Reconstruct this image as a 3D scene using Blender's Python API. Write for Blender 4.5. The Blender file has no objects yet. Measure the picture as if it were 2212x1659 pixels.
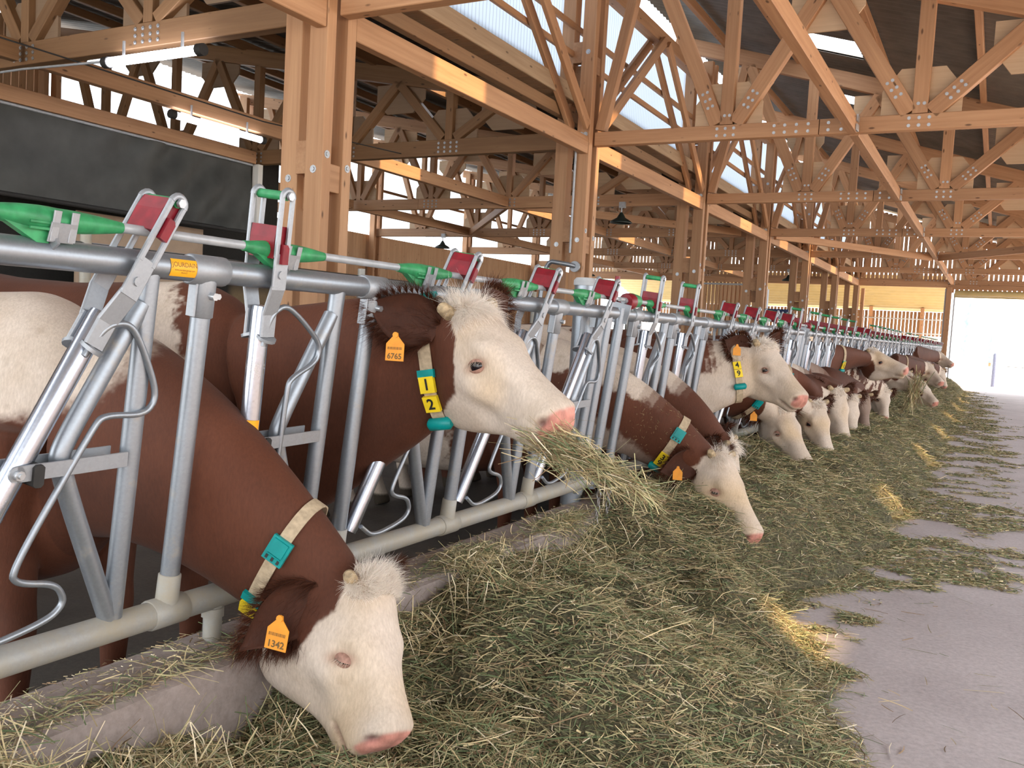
import bpy, bmesh, math, random
import numpy as np
from mathutils import Vector, Matrix

random.seed(7); RNG = np.random.default_rng(11)
PI = math.pi
scn = bpy.context.scene
COL = scn.collection

# ------------------------------------------------------------------ camera, sky, sun, exposure
H = 1.36                       # eye height above the feed alley floor
CAM_R = (0.87613247, 0.47878696, 0.05616886)
CAM_U = (-0.08057714, 0.03056968, 0.99627949)
CAM_F = (-0.47528857, 0.87739873, -0.06536237)
cd = bpy.data.cameras.new('camera'); cam = bpy.data.objects.new('camera', cd); COL.objects.link(cam)
cd.sensor_fit = 'HORIZONTAL'; cd.sensor_width = 36.0; cd.lens = 36.0 * 1921.776 / 2212.0
cd.clip_start = 0.05; cd.clip_end = 500
cam.matrix_world = Matrix(((CAM_R[0], CAM_U[0], -CAM_F[0], 0.0), (CAM_R[1], CAM_U[1], -CAM_F[1], 0.0),
                           (CAM_R[2], CAM_U[2], -CAM_F[2], H), (0, 0, 0, 1)))
scn.camera = cam
cR, cU, cF = np.array(CAM_R), np.array(CAM_U), np.array(CAM_F); C0 = np.array([0, 0, H])
def at(x, y, depth):           # a point of the place, from where it stands in the photograph and how far off it is
    return C0 + depth * (cF + cR * (x - 1106.0) / 1921.776 - cU * (y - 829.5) / 1921.776)
def onX(x, y, X):
    d = at(x, y, 1.0) - C0; return C0 + d * (X / d[0])

vs = scn.view_settings
vs.view_transform = 'Standard'; vs.look = 'None'; vs.gamma = 1.0; vs.use_curve_mapping = False
scn.display_settings.display_device = 'sRGB'
vs.exposure = 0.72
w = bpy.data.worlds.new('sky'); scn.world = w; w.use_nodes = True
bg = w.node_tree.nodes['Background']
bg.inputs[0].default_value = (0.92, 0.96, 1.0, 1); bg.inputs[1].default_value = 3.0
sd = bpy.data.lights.new('sun', 'SUN'); sun = bpy.data.objects.new('sun', sd); COL.objects.link(sun)
sd.energy = 6.5; sd.angle = math.radians(2.2); sd.color = (1.0, 0.66, 0.33)
sun.rotation_euler = Vector((-1.0, 0.02, -1.07)).to_track_quat('-Z', 'Y').to_euler()
sun.location = (12, 5, 14)
scn.cycles.max_bounces = 9; scn.cycles.diffuse_bounces = 5; scn.cycles.transparent_max_bounces = 12
scn.cycles.use_denoising = True
scn.cycles.sample_clamp_indirect = 6.0

# ------------------------------------------------------------------ mesh helpers
def nrm(v):
    v = np.asarray(v, float); return v / (np.linalg.norm(v) + 1e-12)

class G:
    """collects shapes; build() links them as one mesh object"""
    def __init__(s): s.v = []; s.f = []; s.g = []; s.n = 0; s.sm = []
    def add(s, verts, faces, gr=None, smooth=False):
        verts = np.asarray(verts, float)
        s.v.append(verts); s.f += [tuple(int(i) + s.n for i in f) for f in faces]
        s.sm += [smooth] * len(faces)
        s.g.append(np.zeros((len(verts), 3)) if gr is None else np.asarray(gr, float))
        s.n += len(verts); return s
    def beam(s, p0, p1, a, b, up=(0, 0, 1), ch=0.006):
        """timber from p0 to p1; a = size sideways, b = size along up"""
        p0 = np.asarray(p0, float); p1 = np.asarray(p1, float); t = nrm(p1 - p0); L = np.linalg.norm(p1 - p0)
        side = np.cross(t, up)
        if np.linalg.norm(side) < 1e-4: side = np.cross(t, (0, 1, 0))
        side = nrm(side); u = np.cross(side, t)
        ch = min(ch, a * .3, b * .3); x, y = a / 2, b / 2
        poly = [(-x + ch, -y), (x - ch, -y), (x, -y + ch), (x, y - ch), (x - ch, y), (-x + ch, y), (-x, y - ch), (-x, -y + ch)]
        o = RNG.random(3) * 40
        V = []; Gr = []
        for q, l in ((p0, 0.0), (p1, L)):
            for px, py in poll8(poly): V.append(q + side * px + u * py); Gr.append((o[0] + l, o[1] + px, o[2] + py))
        F = [(i, (i + 1) % 8, 8 + (i + 1) % 8, 8 + i) for i in range(8)] + [tuple(range(7, -1, -1)), tuple(range(8, 16))]
        return s.add(V, F, Gr)
    def box(s, c, sx, sy, sz):
        c = np.asarray(c, float); return s.beam(c - (0, sy / 2, 0), c + (0, sy / 2, 0), sx, sz, ch=min(.004, sx * .1, sz * .1))
    def tube(s, path, r, n=10, caps=True, flat=None):
        P = np.asarray(path, float); m = len(P); r = np.broadcast_to(np.asarray(r, float), (m,))
        T = np.gradient(P, axis=0); T /= np.linalg.norm(T, axis=1)[:, None] + 1e-12
        ref = np.array([0, 0, 1.0]) if abs(T[0][2]) < .9 else np.array([1.0, 0, 0])
        a = nrm(np.cross(T[0], ref)); V = []; ang = np.linspace(0, 2 * PI, n, endpoint=False)
        Gr = []; l = 0; o = RNG.random() * 30
        for i in range(m):
            a = nrm(a - T[i] * (a @ T[i])); b = np.cross(T[i], a)
            if i: l += np.linalg.norm(P[i] - P[i - 1])
            V.append(P[i] + r[i] * (np.cos(ang)[:, None] * a + np.sin(ang)[:, None] * b))
            Gr += [(o + l, math.cos(q) * .1, math.sin(q) * .1) for q in ang]
        V = np.concatenate(V)
        F = [(i * n + j, i * n + (j + 1) % n, (i + 1) * n + (j + 1) % n, (i + 1) * n + j) for i in range(m - 1) for j in range(n)]
        s.add(V, F, Gr, True)
        if caps: s.add(V[:n], [tuple(range(n - 1, -1, -1))]); s.add(V[-n:], [tuple(range(n))])
        return s
    def ball(s, c, r, n=10, m=7, sc=(1, 1, 1)):
        c = np.asarray(c, float); V = [c + np.array((0, 0, r * sc[2]))]
        for i in range(1, m):
            p = PI * i / m
            for j in range(n):
                q = 2 * PI * j / n
                V.append(c + r * np.array((math.sin(p) * math.cos(q) * sc[0], math.sin(p) * math.sin(q) * sc[1], math.cos(p) * sc[2])))
        V.append(c - np.array((0, 0, r * sc[2]))); k = len(V) - 1
        F = [(0, 1 + j, 1 + (j + 1) % n) for j in range(n)] + [(k, k - n + (j + 1) % n, k - n + j) for j in range(n)]
        for i in range(m - 2):
            for j in range(n): F.append((1 + i * n + j, 1 + (i + 1) * n + j, 1 + (i + 1) * n + (j + 1) % n, 1 + i * n + (j + 1) % n))
        return s.add(V, F, None, True)
    def prism(s, poly, ax, ay, az, th, o):
        """polygon (x,y) in the frame ax, ay, thickness th along az, centred on o"""
        ax, ay, az, o = map(lambda q: np.asarray(q, float), (ax, ay, az, o)); n = len(poly)
        V = [o + ax * x + ay * y + az * k * th for k in (-.5, .5) for x, y in poly]
        Gr = [(x + o[0] * 3, y + o[1] * 3, k) for k in (0, 1) for x, y in poly]
        F = [tuple(range(n - 1, -1, -1)), tuple(range(n, 2 * n))] + [(i, (i + 1) % n, n + (i + 1) % n, n + i) for i in range(n)]
        return s.add(V, F, Gr)
    def build(s, name, mat, parent=None, base=None):
        V = np.concatenate(s.v)
        if base is not None: V = V - np.asarray(base, float)
        me = bpy.data.meshes.new(name); me.from_pydata(V.tolist(), [], s.f)
        me.polygons.foreach_set('use_smooth', np.array(s.sm, bool))
        at_ = me.attributes.new('gr', 'FLOAT_VECTOR', 'POINT'); at_.data.foreach_set('vector', np.concatenate(s.g).astype(np.float32).ravel())
        if mat is not None: me.materials.append(mat)
        me.update()
        o = bpy.data.objects.new(name, me); COL.objects.link(o)
        if parent is not None: o.parent = parent
        elif base is not None: o.location = base
        return o
def poll8(p): return p
def round_path(P, k=3):
    P = np.asarray(P, float)
    for _ in range(k):
        Q = [P[0]]
        for i in range(len(P) - 1):
            a, b = P[i], P[i + 1]; Q += [a * .78 + b * .22, a * .22 + b * .78]
        P = np.array(Q + [P[-1]])
    return P
def tag(o, label=None, cat=None, group=None, kind=None):
    if label: o['label'] = label
    if cat: o['category'] = cat
    if group: o['group'] = group
    if kind: o['kind'] = kind
    return o
def empty(name, loc, label, cat, group=None):
    o = bpy.data.objects.new(name, None); COL.objects.link(o); o.location = loc; o.empty_display_size = .1
    return tag(o, label, cat, group)
def copy_tree(o, parent=None):
    c = o.copy(); COL.objects.link(c); c.parent = parent
    for ch in list(o.children): copy_tree(ch, c)
    return c
def text_geo(txt, size, bold=0.0):
    cu = bpy.data.curves.new('lettering', 'FONT'); cu.body = txt; cu.size = size; cu.align_x = 'CENTER'; cu.align_y = 'CENTER'
    cu.offset = bold; cu.resolution_u = 3
    ob = bpy.data.objects.new('lettering', cu); COL.objects.link(ob)
    dg = bpy.context.evaluated_depsgraph_get(); me = bpy.data.meshes.new_from_object(ob.evaluated_get(dg))
    V = np.array([v.co[:] for v in me.vertices]); F = [tuple(p.vertices) for p in me.polygons]
    bpy.data.objects.remove(ob); bpy.data.curves.remove(cu); bpy.data.meshes.remove(me)
    return V, F

# ------------------------------------------------------------------ materials
def mk(name):
    m = bpy.data.materials.new(name); m.use_nodes = True
    nt = m.node_tree; return m, nt, nt.nodes['Principled BSDF']
def nd(nt, typ, **kw):
    n = nt.nodes.new(typ)
    for k, v in kw.items():
        if k in n.inputs: n.inputs[k].default_value = v
        else: setattr(n, k, v)
    return n
def ramp(nt, src, stops):
    r = nd(nt, 'ShaderNodeValToRGB'); e = r.color_ramp.elements
    while len(e) < len(stops): e.new(.5)
    for el, (p, c) in zip(e, stops): el.position = p; el.color = (*c, 1)
    nt.links.new(src, r.inputs[0]); return r.outputs[0]
def mixc(nt, fac, a, b, mode='MIX'):
    n = nd(nt, 'ShaderNodeMix', data_type='RGBA', blend_type=mode)
    for sock, v in ((n.inputs[0], fac), (n.inputs[6], a), (n.inputs[7], b)):
        if hasattr(v, 'is_output'): nt.links.new(v, sock)
        else: sock.default_value = v if not isinstance(v, tuple) else (*v[:3], 1)
    return n.outputs[2]
def bump(nt, bs, h, strength, dist=.01):
    b = nd(nt, 'ShaderNodeBump', Strength=strength, Distance=dist); nt.links.new(h, b.inputs['Height']); nt.links.new(b.outputs[0], bs.inputs['Normal'])
def plain(name, c, rough=.6, metal=0.0, var=.12, scale=25, bmp=0.0, spec=.4):
    m, nt, bs = mk(name)
    tc = nd(nt, 'ShaderNodeTexCoord'); no = nd(nt, 'ShaderNodeTexNoise', Scale=scale, Detail=4.0); nt.links.new(tc.outputs['Object'], no.inputs['Vector'])
    lo = tuple(x * (1 - var) for x in c); hi = tuple(min(1, x * (1 + var)) for x in c)
    nt.links.new(ramp(nt, no.outputs[0], [(.3, lo), (.7, hi)]), bs.inputs['Base Color'])
    bs.inputs['Roughness'].default_value = rough; bs.inputs['Metallic'].default_value = metal; bs.inputs['Specular IOR Level'].default_value = spec
    if bmp: bump(nt, bs, no.outputs[0], bmp)
    return m
def wood(name, dark, light, knots=True, rough=.62):
    m, nt, bs = mk(name)
    a = nd(nt, 'ShaderNodeAttribute', attribute_name='gr')
    mp = nd(nt, 'ShaderNodeMapping'); mp.inputs['Scale'].default_value = (1.1, 26, 26); nt.links.new(a.outputs['Vector'], mp.inputs['Vector'])
    no = nd(nt, 'ShaderNodeTexNoise', Scale=1.0, Detail=5.0, Roughness=.6); nt.links.new(mp.outputs[0], no.inputs['Vector'])
    m2 = nd(nt, 'ShaderNodeMapping'); m2.inputs['Scale'].default_value = (.5, 2, 2); nt.links.new(a.outputs['Vector'], m2.inputs['Vector'])
    n2 = nd(nt, 'ShaderNodeTexNoise', Scale=1.0, Detail=2.0); nt.links.new(m2.outputs[0], n2.inputs['Vector'])
    mid = tuple((x + y) / 2 for x, y in zip(dark, light))
    c = ramp(nt, no.outputs[0], [(.25, dark), (.5, mid), (.75, light)])
    c = mixc(nt, .35, c, ramp(nt, n2.outputs[0], [(.3, dark), (.7, light)]))
    oi = nd(nt, 'ShaderNodeObjectInfo'); hs = nd(nt, 'ShaderNodeHueSaturation')
    mr = nd(nt, 'ShaderNodeMapRange'); mr.inputs[3].default_value = .82; mr.inputs[4].default_value = 1.12
    nt.links.new(oi.outputs['Random'], mr.inputs[0]); nt.links.new(mr.outputs[0], hs.inputs['Value']); nt.links.new(c, hs.inputs['Color']); c = hs.outputs[0]
    if knots:
        m3 = nd(nt, 'ShaderNodeMapping'); m3.inputs['Scale'].default_value = (3.2, 9, 9); nt.links.new(a.outputs['Vector'], m3.inputs['Vector'])
        vo = nd(nt, 'ShaderNodeTexVoronoi', Scale=1.0); nt.links.new(m3.outputs[0], vo.inputs['Vector'])
        k = ramp(nt, vo.outputs['Distance'], [(.06, (1, 1, 1)), (.13, (0, 0, 0))])
        c = mixc(nt, k, c, tuple(x * .42 for x in dark))
    nt.links.new(c, bs.inputs['Base Color']); bs.inputs['Roughness'].default_value = rough
    bump(nt, bs, no.outputs[0], .15, .004)
    return m
def steel(name, c, dirt, amount, rough=.42, metal=.75):
    m, nt, bs = mk(name)
    tc = nd(nt, 'ShaderNodeTexCoord')
    v = nd(nt, 'ShaderNodeTexVoronoi', Scale=170.0); nt.links.new(tc.outputs['Object'], v.inputs['Vector'])
    n1 = nd(nt, 'ShaderNodeTexNoise', Scale=9.0, Detail=6.0, Roughness=.7); nt.links.new(tc.outputs['Object'], n1.inputs['Vector'])
    base = mixc(nt, .12, c, ramp(nt, v.outputs['Color'], [(.2, tuple(x * .7 for x in c)), (.8, tuple(min(1, x * 1.25) for x in c))]))
    k = ramp(nt, n1.outputs[0], [(.62 - amount * .35, (0, 0, 0)), (.80 - amount * .2, (1, 1, 1))])
    nt.links.new(mixc(nt, k, base, dirt), bs.inputs['Base Color'])
    bs.inputs['Roughness'].default_value = rough
    mm = nd(nt, 'ShaderNodeMath', operation='MULTIPLY'); mm.inputs[1].default_value = -metal * .9
    ad = nd(nt, 'ShaderNodeMath', operation='ADD'); ad.inputs[1].default_value = metal
    nt.links.new(k, mm.inputs[0]); nt.links.new(mm.outputs[0], ad.inputs[0]); nt.links.new(ad.outputs[0], bs.inputs['Metallic'])
    bump(nt, bs, n1.outputs[0], .12, .004)
    return m
M = {}
M['timber'] = wood('larch timber', (.33, .158, .072), (.555, .32, .168))
M['timber_dark'] = wood('shade darkened timber', (.20, .10, .043), (.34, .19, .088))  # darker copy of the larch timber, aisle shade put into its colour
M['board'] = wood('wall boards', (.46, .25, .12), (.72, .455, .26))
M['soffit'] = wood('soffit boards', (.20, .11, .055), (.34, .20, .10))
M['fascia'] = wood('weathered board', (.36, .24, .14), (.60, .45, .29))
M['ply'] = wood('plywood', (.50, .34, .20), (.66, .48, .31), knots=False)
M['ply_dark'] = wood('shaded plywood', (.24, .155, .09), (.32, .22, .14), knots=False)  # plywood copy with the same aisle shade in its colour
M['galv'] = steel('galvanised tube', (.33, .36, .395), (.42, .36, .28), .12)
M['galv_dirty'] = steel('dusty galvanised tube', (.36, .36, .345), (.35, .31, .235), .75, .6, .4)
M['bright'] = steel('bright worn tube', (.48, .52, .60), (.5, .47, .42), .05, .26, .95)
M['cast'] = steel('cast bracket', (.37, .39, .415), (.33, .31, .28), .12, .5, .6)
M['bolt'] = plain('zinc bolt', (.5, .52, .54), .4, .8)
M['red'] = plain('red plastic', (.20, .006, .014), .42, 0, .25, 30)
M['green'] = plain('green plastic', (.035, .27, .10), .45, 0, .3, 30)
M['rubber'] = plain('black rubber', (.03, .028, .026), .7)
M['teal'] = plain('teal plastic', (.0, .27, .26), .4, 0, .15)
M['yellow'] = plain('yellow plate', (.85, .62, .02), .45, 0, .08)
M['orange'] = plain('orange tag', (.85, .33, .03), .5, 0, .1)
M['ink'] = plain('black print', (.015, .015, .015), .6, 0, 0)
M['print_brown'] = plain('faded print', (.18, .10, .03), .6, 0, 0)
M['white_print'] = plain('white print', (.8, .8, .8), .6, 0, 0)
M['strap'] = plain('webbing strap', (.46, .36, .24), .85, 0, .2, 60, .2)
M['sticker'] = plain('orange sticker', (.95, .42, .02), .4, 0, .05)
M['horn'] = plain('horn stub', (.40, .30, .18), .7, 0, .4, 60, .4)
M['concrete_curb'] = None
M['navy'] = plain('navy board', (.02, .035, .11), .5)
M['grey_plastic'] = plain('grey plastic', (.45, .46, .47), .5)
M['dark_metal'] = plain('dark enamel', (.02, .03, .026), .35)
M['pipe'] = plain('grey conduit', (.42, .44, .46), .4, .2)
M['curtain'] = plain('grey tarpaulin', (.055, .057, .052), .5, 0, .25, 3, .1)
M['panel_ply'] = plain('pale board', (.55, .40, .28), .7, 0, .08, 6)
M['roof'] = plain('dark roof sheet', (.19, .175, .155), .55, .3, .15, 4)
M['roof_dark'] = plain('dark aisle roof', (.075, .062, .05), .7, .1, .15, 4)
M['white_wall'] = plain('white render', (.80, .78, .72), .8, 0, .04, 3)
M['cream_sheet'] = plain('cream steel sheet', (.46, .36, .16), .6, 0, .08, 3)
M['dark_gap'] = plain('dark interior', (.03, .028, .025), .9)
M['chain'] = plain('chain steel', (.35, .34, .33), .45, .8)
def concrete(name, c, stain, sc):
    m, nt, bs = mk(name)
    tc = nd(nt, 'ShaderNodeTexCoord')
    n1 = nd(nt, 'ShaderNodeTexNoise', Scale=1.1 * sc, Detail=7.0, Roughness=.65); n2 = nd(nt, 'ShaderNodeTexNoise', Scale=45.0, Detail=5.0, Roughness=.7)
    for n in (n1, n2): nt.links.new(tc.outputs['Object'], n.inputs['Vector'])
    a = ramp(nt, n1.outputs[0], [(.28, stain), (.5, c), (.75, tuple(min(1, x * 1.14) for x in c))])
    b = ramp(nt, n2.outputs[0], [(.3, (.72, .72, .72)), (.62, (1.08, 1.08, 1.08))])
    nt.links.new(mixc(nt, .8, a, b, 'MULTIPLY'), bs.inputs['Base Color']); bs.inputs['Roughness'].default_value = .78
    bump(nt, bs, n2.outputs[0], .25, .006)
    return m
M['floor'] = concrete('alley concrete', (.52, .465, .47), (.43, .38, .385), 1.0)
M['curb'] = concrete('curb concrete', (.33, .27, .245), (.22, .175, .15), 2.5)
M['walkway'] = concrete('wet walkway', (.10, .088, .075), (.05, .043, .036), 1.4)
M['yard'] = concrete('pale yard', (.86, .86, .86), (.78, .78, .78), .5)
def tube_light():
    m, nt, bs = mk('lit tube'); bs.inputs['Emission Color'].default_value = (.86, .88, 1, 1); bs.inputs['Emission Strength'].default_value = 9.0
    bs.inputs['Base Color'].default_value = (.9, .9, .9, 1); return m
M['tube'] = tube_light()
def poly(nm, t0, tc_, share):
    m = bpy.data.materials.new(nm); m.use_nodes = True; nt = m.node_tree; nt.nodes.clear()
    tc = nd(nt, 'ShaderNodeTexCoord'); wv = nd(nt, 'ShaderNodeTexWave', wave_type='BANDS', bands_direction='Y', Scale=4.2, Distortion=0.4)
    nt.links.new(tc.outputs['Object'], wv.inputs['Vector'])
    tr = nd(nt, 'ShaderNodeBsdfTransparent'); nt.links.new(ramp(nt, wv.outputs[0], [(.0, tuple(x * .6 for x in t0)), (.12, t0)]), tr.inputs[0])
    tl = nd(nt, 'ShaderNodeBsdfTranslucent'); nt.links.new(ramp(nt, wv.outputs[0], [(.0, tuple(x * .62 for x in tc_)), (.14, tc_)]), tl.inputs[0])
    gl = nd(nt, 'ShaderNodeBsdfDiffuse'); gl.inputs[0].default_value = (.8, .85, .9, 1)
    a = nd(nt, 'ShaderNodeMixShader'); a.inputs[0].default_value = share; nt.links.new(tr.outputs[0], a.inputs[1]); nt.links.new(tl.outputs[0], a.inputs[2])
    b = nd(nt, 'ShaderNodeMixShader'); b.inputs[0].default_value = .08; nt.links.new(a.outputs[0], b.inputs[1]); nt.links.new(gl.outputs[0], b.inputs[2])
    o = nd(nt, 'ShaderNodeOutputMaterial'); nt.links.new(b.outputs[0], o.inputs[0]); return m
M['poly'] = poly('bluish corrugated polycarbonate', (.50, .53, .56), (.74, .79, .86), .75)
M['poly_clear'] = poly('clear corrugated polycarbonate', (.92, .96, 1), (.85, .9, .95), .25)
def clear():
    m = bpy.data.materials.new('clear roof light'); m.use_nodes = True; nt = m.node_tree; nt.nodes.clear()
    tr = nd(nt, 'ShaderNodeBsdfTransparent'); tr.inputs[0].default_value = (.95, .97, 1, 1)
    gl = nd(nt, 'ShaderNodeBsdfGlossy'); gl.inputs['Roughness'].default_value = .15
    a = nd(nt, 'ShaderNodeMixShader'); a.inputs[0].default_value = .06; nt.links.new(tr.outputs[0], a.inputs[1]); nt.links.new(gl.outputs[0], a.inputs[2])
    o = nd(nt, 'ShaderNodeOutputMaterial'); nt.links.new(a.outputs[0], o.inputs[0]); return m
M['clear'] = clear()
def attr_mat(name, attr, rough, fur=False, sheen=0.0):
    m, nt, bs = mk(name)
    a = nd(nt, 'ShaderNodeAttribute', attribute_name=attr); c = a.outputs['Color']
    if fur:
        tc = nd(nt, 'ShaderNodeTexCoord')
        mp = nd(nt, 'ShaderNodeMapping'); mp.inputs['Scale'].default_value = (150, 150, 45); mp.inputs['Rotation'].default_value = (.5, .6, 0); nt.links.new(tc.outputs['Object'], mp.inputs['Vector'])
        n1 = nd(nt, 'ShaderNodeTexNoise', Scale=1.0, Detail=5.0, Roughness=.65); nt.links.new(mp.outputs[0], n1.inputs['Vector'])
        n2 = nd(nt, 'ShaderNodeTexNoise', Scale=7.0, Detail=3.0); nt.links.new(tc.outputs['Object'], n2.inputs['Vector'])
        c = mixc(nt, 1.0, c, ramp(nt, n1.outputs[0], [(.25, (.80, .78, .76)), (.7, (1.08, 1.08, 1.08))]), 'MULTIPLY')
        c = mixc(nt, 1.0, c, ramp(nt, n2.outputs[0], [(.3, (.88, .85, .80)), (.6, (1.03, 1.03, 1.03))]), 'MULTIPLY')
        bump(nt, bs, n1.outputs[0], .4, .003)
    nt.links.new(c, bs.inputs['Base Color']); bs.inputs['Roughness'].default_value = rough
    bs.inputs['Specular IOR Level'].default_value = .3
    if sheen: bs.inputs['Sheen Weight'].default_value = sheen; bs.inputs['Sheen Roughness'].default_value = .5
    return m
M['coat'] = attr_mat('cow coat', 'coat', .72, True, .03)
M['hair'] = attr_mat('cow hair', 'coat', .65)
_nt = M['hair'].node_tree; _tl = nd(_nt, 'ShaderNodeBsdfTranslucent'); _mx = nd(_nt, 'ShaderNodeMixShader'); _mx.inputs[0].default_value = .45
_nt.links.new(_nt.nodes['Attribute'].outputs['Color'], _tl.inputs[0]); _nt.links.new(_nt.nodes['Principled BSDF'].outputs[0], _mx.inputs[1]); _nt.links.new(_tl.outputs[0], _mx.inputs[2]); _nt.links.new(_mx.outputs[0], _nt.nodes['Material Output'].inputs[0])
M['straw'] = attr_mat('hay stalks', 'coat', .8)
def eye_mat():
    m, nt, bs = mk('eyeball'); bs.inputs['Base Color'].default_value = (.012, .008, .010, 1); bs.inputs['Roughness'].default_value = .06; return m
M['eye'] = eye_mat()
M['lid'] = plain('eyelid skin', (.36, .20, .15), .6, 0, .35, 90)
def haybase():
    m, nt, bs = mk('hay bed'); tc = nd(nt, 'ShaderNodeTexCoord')
    n1 = nd(nt, 'ShaderNodeTexNoise', Scale=70.0, Detail=6.0, Roughness=.75); n2 = nd(nt, 'ShaderNodeTexNoise', Scale=5.0, Detail=4.0)
    for n in (n1, n2): nt.links.new(tc.outputs['Object'], n.inputs['Vector'])
    c = ramp(nt, n1.outputs[0], [(.3, (.06, .054, .034)), (.5, (.20, .18, .11)), (.68, (.42, .38, .24))])
    nt.links.new(mixc(nt, .8, c, ramp(nt, n2.outputs[0], [(.3, (.80, .82, .74)), (.7, (1.1, 1.03, .92))]), 'MULTIPLY'), bs.inputs['Base Color'])
    bs.inputs['Roughness'].default_value = .9; bump(nt, bs, n1.outputs[0], 1.0, .03); return m
M['haybed'] = haybase()
# ------------------------------------------------------------------ the building
YF = [5.55 + 5 * k for k in range(7)]           # the timber frames; the last one stands in the far gable
YG = 35.60                                        # far gable wall
ORD = ['first', 'second', 'third', 'fourth', 'fifth', 'sixth', 'seventh']
def struct(name, g, mat, **k): return tag(g.build(name, mat, **k), kind='structure')
g = G(); n = 60
g.add([(-1.74, -8, 0), (9, -8, 0), (9, 60, 0), (-1.74, 60, 0), (9, -8, -.2), (-1.74, -8, -.2), (9, 60, -.2), (-1.74, 60, -.2)],
      [(0, 1, 2, 3), (0, 5, 4, 1), (1, 4, 6, 2), (0, 3, 7, 5), (3, 2, 6, 7), (4, 5, 7, 6)])
struct('floor', g, M['floor'])
g = G(); g.box((-9.1, 13.8, -.05), 14.3, 43.6, .1); struct('floor_walkway', g, M['walkway'])
g = G(); g.box((0, 65, -.27), 240, 200, .1); struct('ground_outside', g, M['yard'])
# curb (top slightly rounded, its front face leaning)
g = G(); prof = [(-1.93, -.08), (-1.93, .438), (-1.90, .446), (-1.72, .447), (-1.695, .435), (-1.66, -.02)]
ys = np.arange(-3, 35.01, .25); V = []; F = []
for i, y in enumerate(ys):
    for j, (x, z) in enumerate(prof):
        wob = .008 * math.sin(y * 7 + j) + .006 * math.sin(y * 17.3 + j * 2)
        V.append((x + (wob if 0 < j < 5 else 0), y, z + (wob * .6 if 0 < j < 5 else 0)))
m_ = len(prof)
for i in range(len(ys) - 1):
    for j in range(m_ - 1): F.append((i * m_ + j, (i + 1) * m_ + j, (i + 1) * m_ + j + 1, i * m_ + j + 1))
F += [tuple(range(m_)), tuple(range(len(V) - 1, len(V) - 1 - m_, -1))]
g.add(V, F); tag(struct('trim_curb', g, M['curb']), 'low concrete curb under the feed barrier')

# roofs ---------------------------------------------------------------
def zroof(x): return 5.20 - .30 * x
def corrugated(x0, x1, y0, y1, zf, holes, pitch=.16, amp=.018, th=.03):
    """sheets corrugated down the slope, with rectangular holes (ya, yb, xa, xb) left for the roof lights"""
    xs = sorted({x0, x1, *[h[2] for h in holes], *[h[3] for h in holes]})
    ny = int((y1 - y0) / pitch * 6); yy = np.linspace(y0, y1, ny + 1)
    yy = np.array(sorted(set(yy.tolist()) | {h[0] for h in holes} | {h[1] for h in holes}))
    V = []; F = []
    for k in (0, 1):
        for y in yy:
            for x in xs: V.append((x, y, zf(x) + amp * math.sin(2 * PI * y / pitch) + k * th))
    a = len(xs); off = a * len(yy)
    for i in range(len(yy) - 1):
        for j in range(a - 1):
            ym = (yy[i] + yy[i + 1]) / 2; xm = (xs[j] + xs[j + 1]) / 2
            if any(h[0] < ym < h[1] and h[2] < xm < h[3] for h in holes): continue
            q = (i * a + j, i * a + j + 1, (i + 1) * a + j + 1, (i + 1) * a + j); F += [q[::-1], tuple(p + off for p in q)]
    return G().add(V, F, None, True)
SKY = [(14.3 + 3.7 * k, 15.2 + 3.7 * k, -3.02, -2.22) for k in range(-4, 6)]
LOW = [(4.05 + 3.7 * k - .26, 4.05 + 3.7 * k + .26, 3.06, 3.36) for k in range(-1, 9)]  # unseen roof openings added to cast the sun patches on the alley floor
struct('ceiling', corrugated(-5.55, 4.7, -7, 36.2, zroof, SKY + LOW), M['roof'])
for i, h in enumerate(SKY + LOW):
    g = G(); g.add([(h[2] - .05, h[0] - .04, zroof(h[2] - .05) + .05), (h[3] + .05, h[0] - .04, zroof(h[3] + .05) + .05), (h[3] + .05, h[1] + .04, zroof(h[3] + .05) + .05), (h[2] - .05, h[1] + .04, zroof(h[2] - .05) + .05)], [(0, 1, 2, 3)])
    struct('window_%d' % (40 + i), g, M['clear'])
def zaisle(x): return 3.70 - .18 * x
ASKY = [(6.3 + 5 * k, 7.4 + 5 * k, -8.6, -7.2) for k in range(1, 6)]
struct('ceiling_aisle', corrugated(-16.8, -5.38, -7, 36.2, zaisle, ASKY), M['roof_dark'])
for i, h in enumerate(ASKY):
    g = G(); g.add([(h[2] - .05, h[0] - .04, zaisle(h[2] - .05) + .05), (h[3] + .05, h[0] - .04, zaisle(h[3] + .05) + .05), (h[3] + .05, h[1] + .04, zaisle(h[3] + .05) + .05), (h[2] - .05, h[1] + .04, zaisle(h[2] - .05) + .05)], [(0, 1, 2, 3)])
    struct('window_%d' % (80 + i), g, M['clear'])
# boxed eave of the aisle roof, board by board across
g = G()
for i in range(int(36 / .145)):
    y = -.4 + i * .145; g.beam((-5.02, y, 4.262), (-5.46, y, 4.262), .137, .022, ch=.004)
struct('trim_eave', g, M['soffit'])

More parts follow.
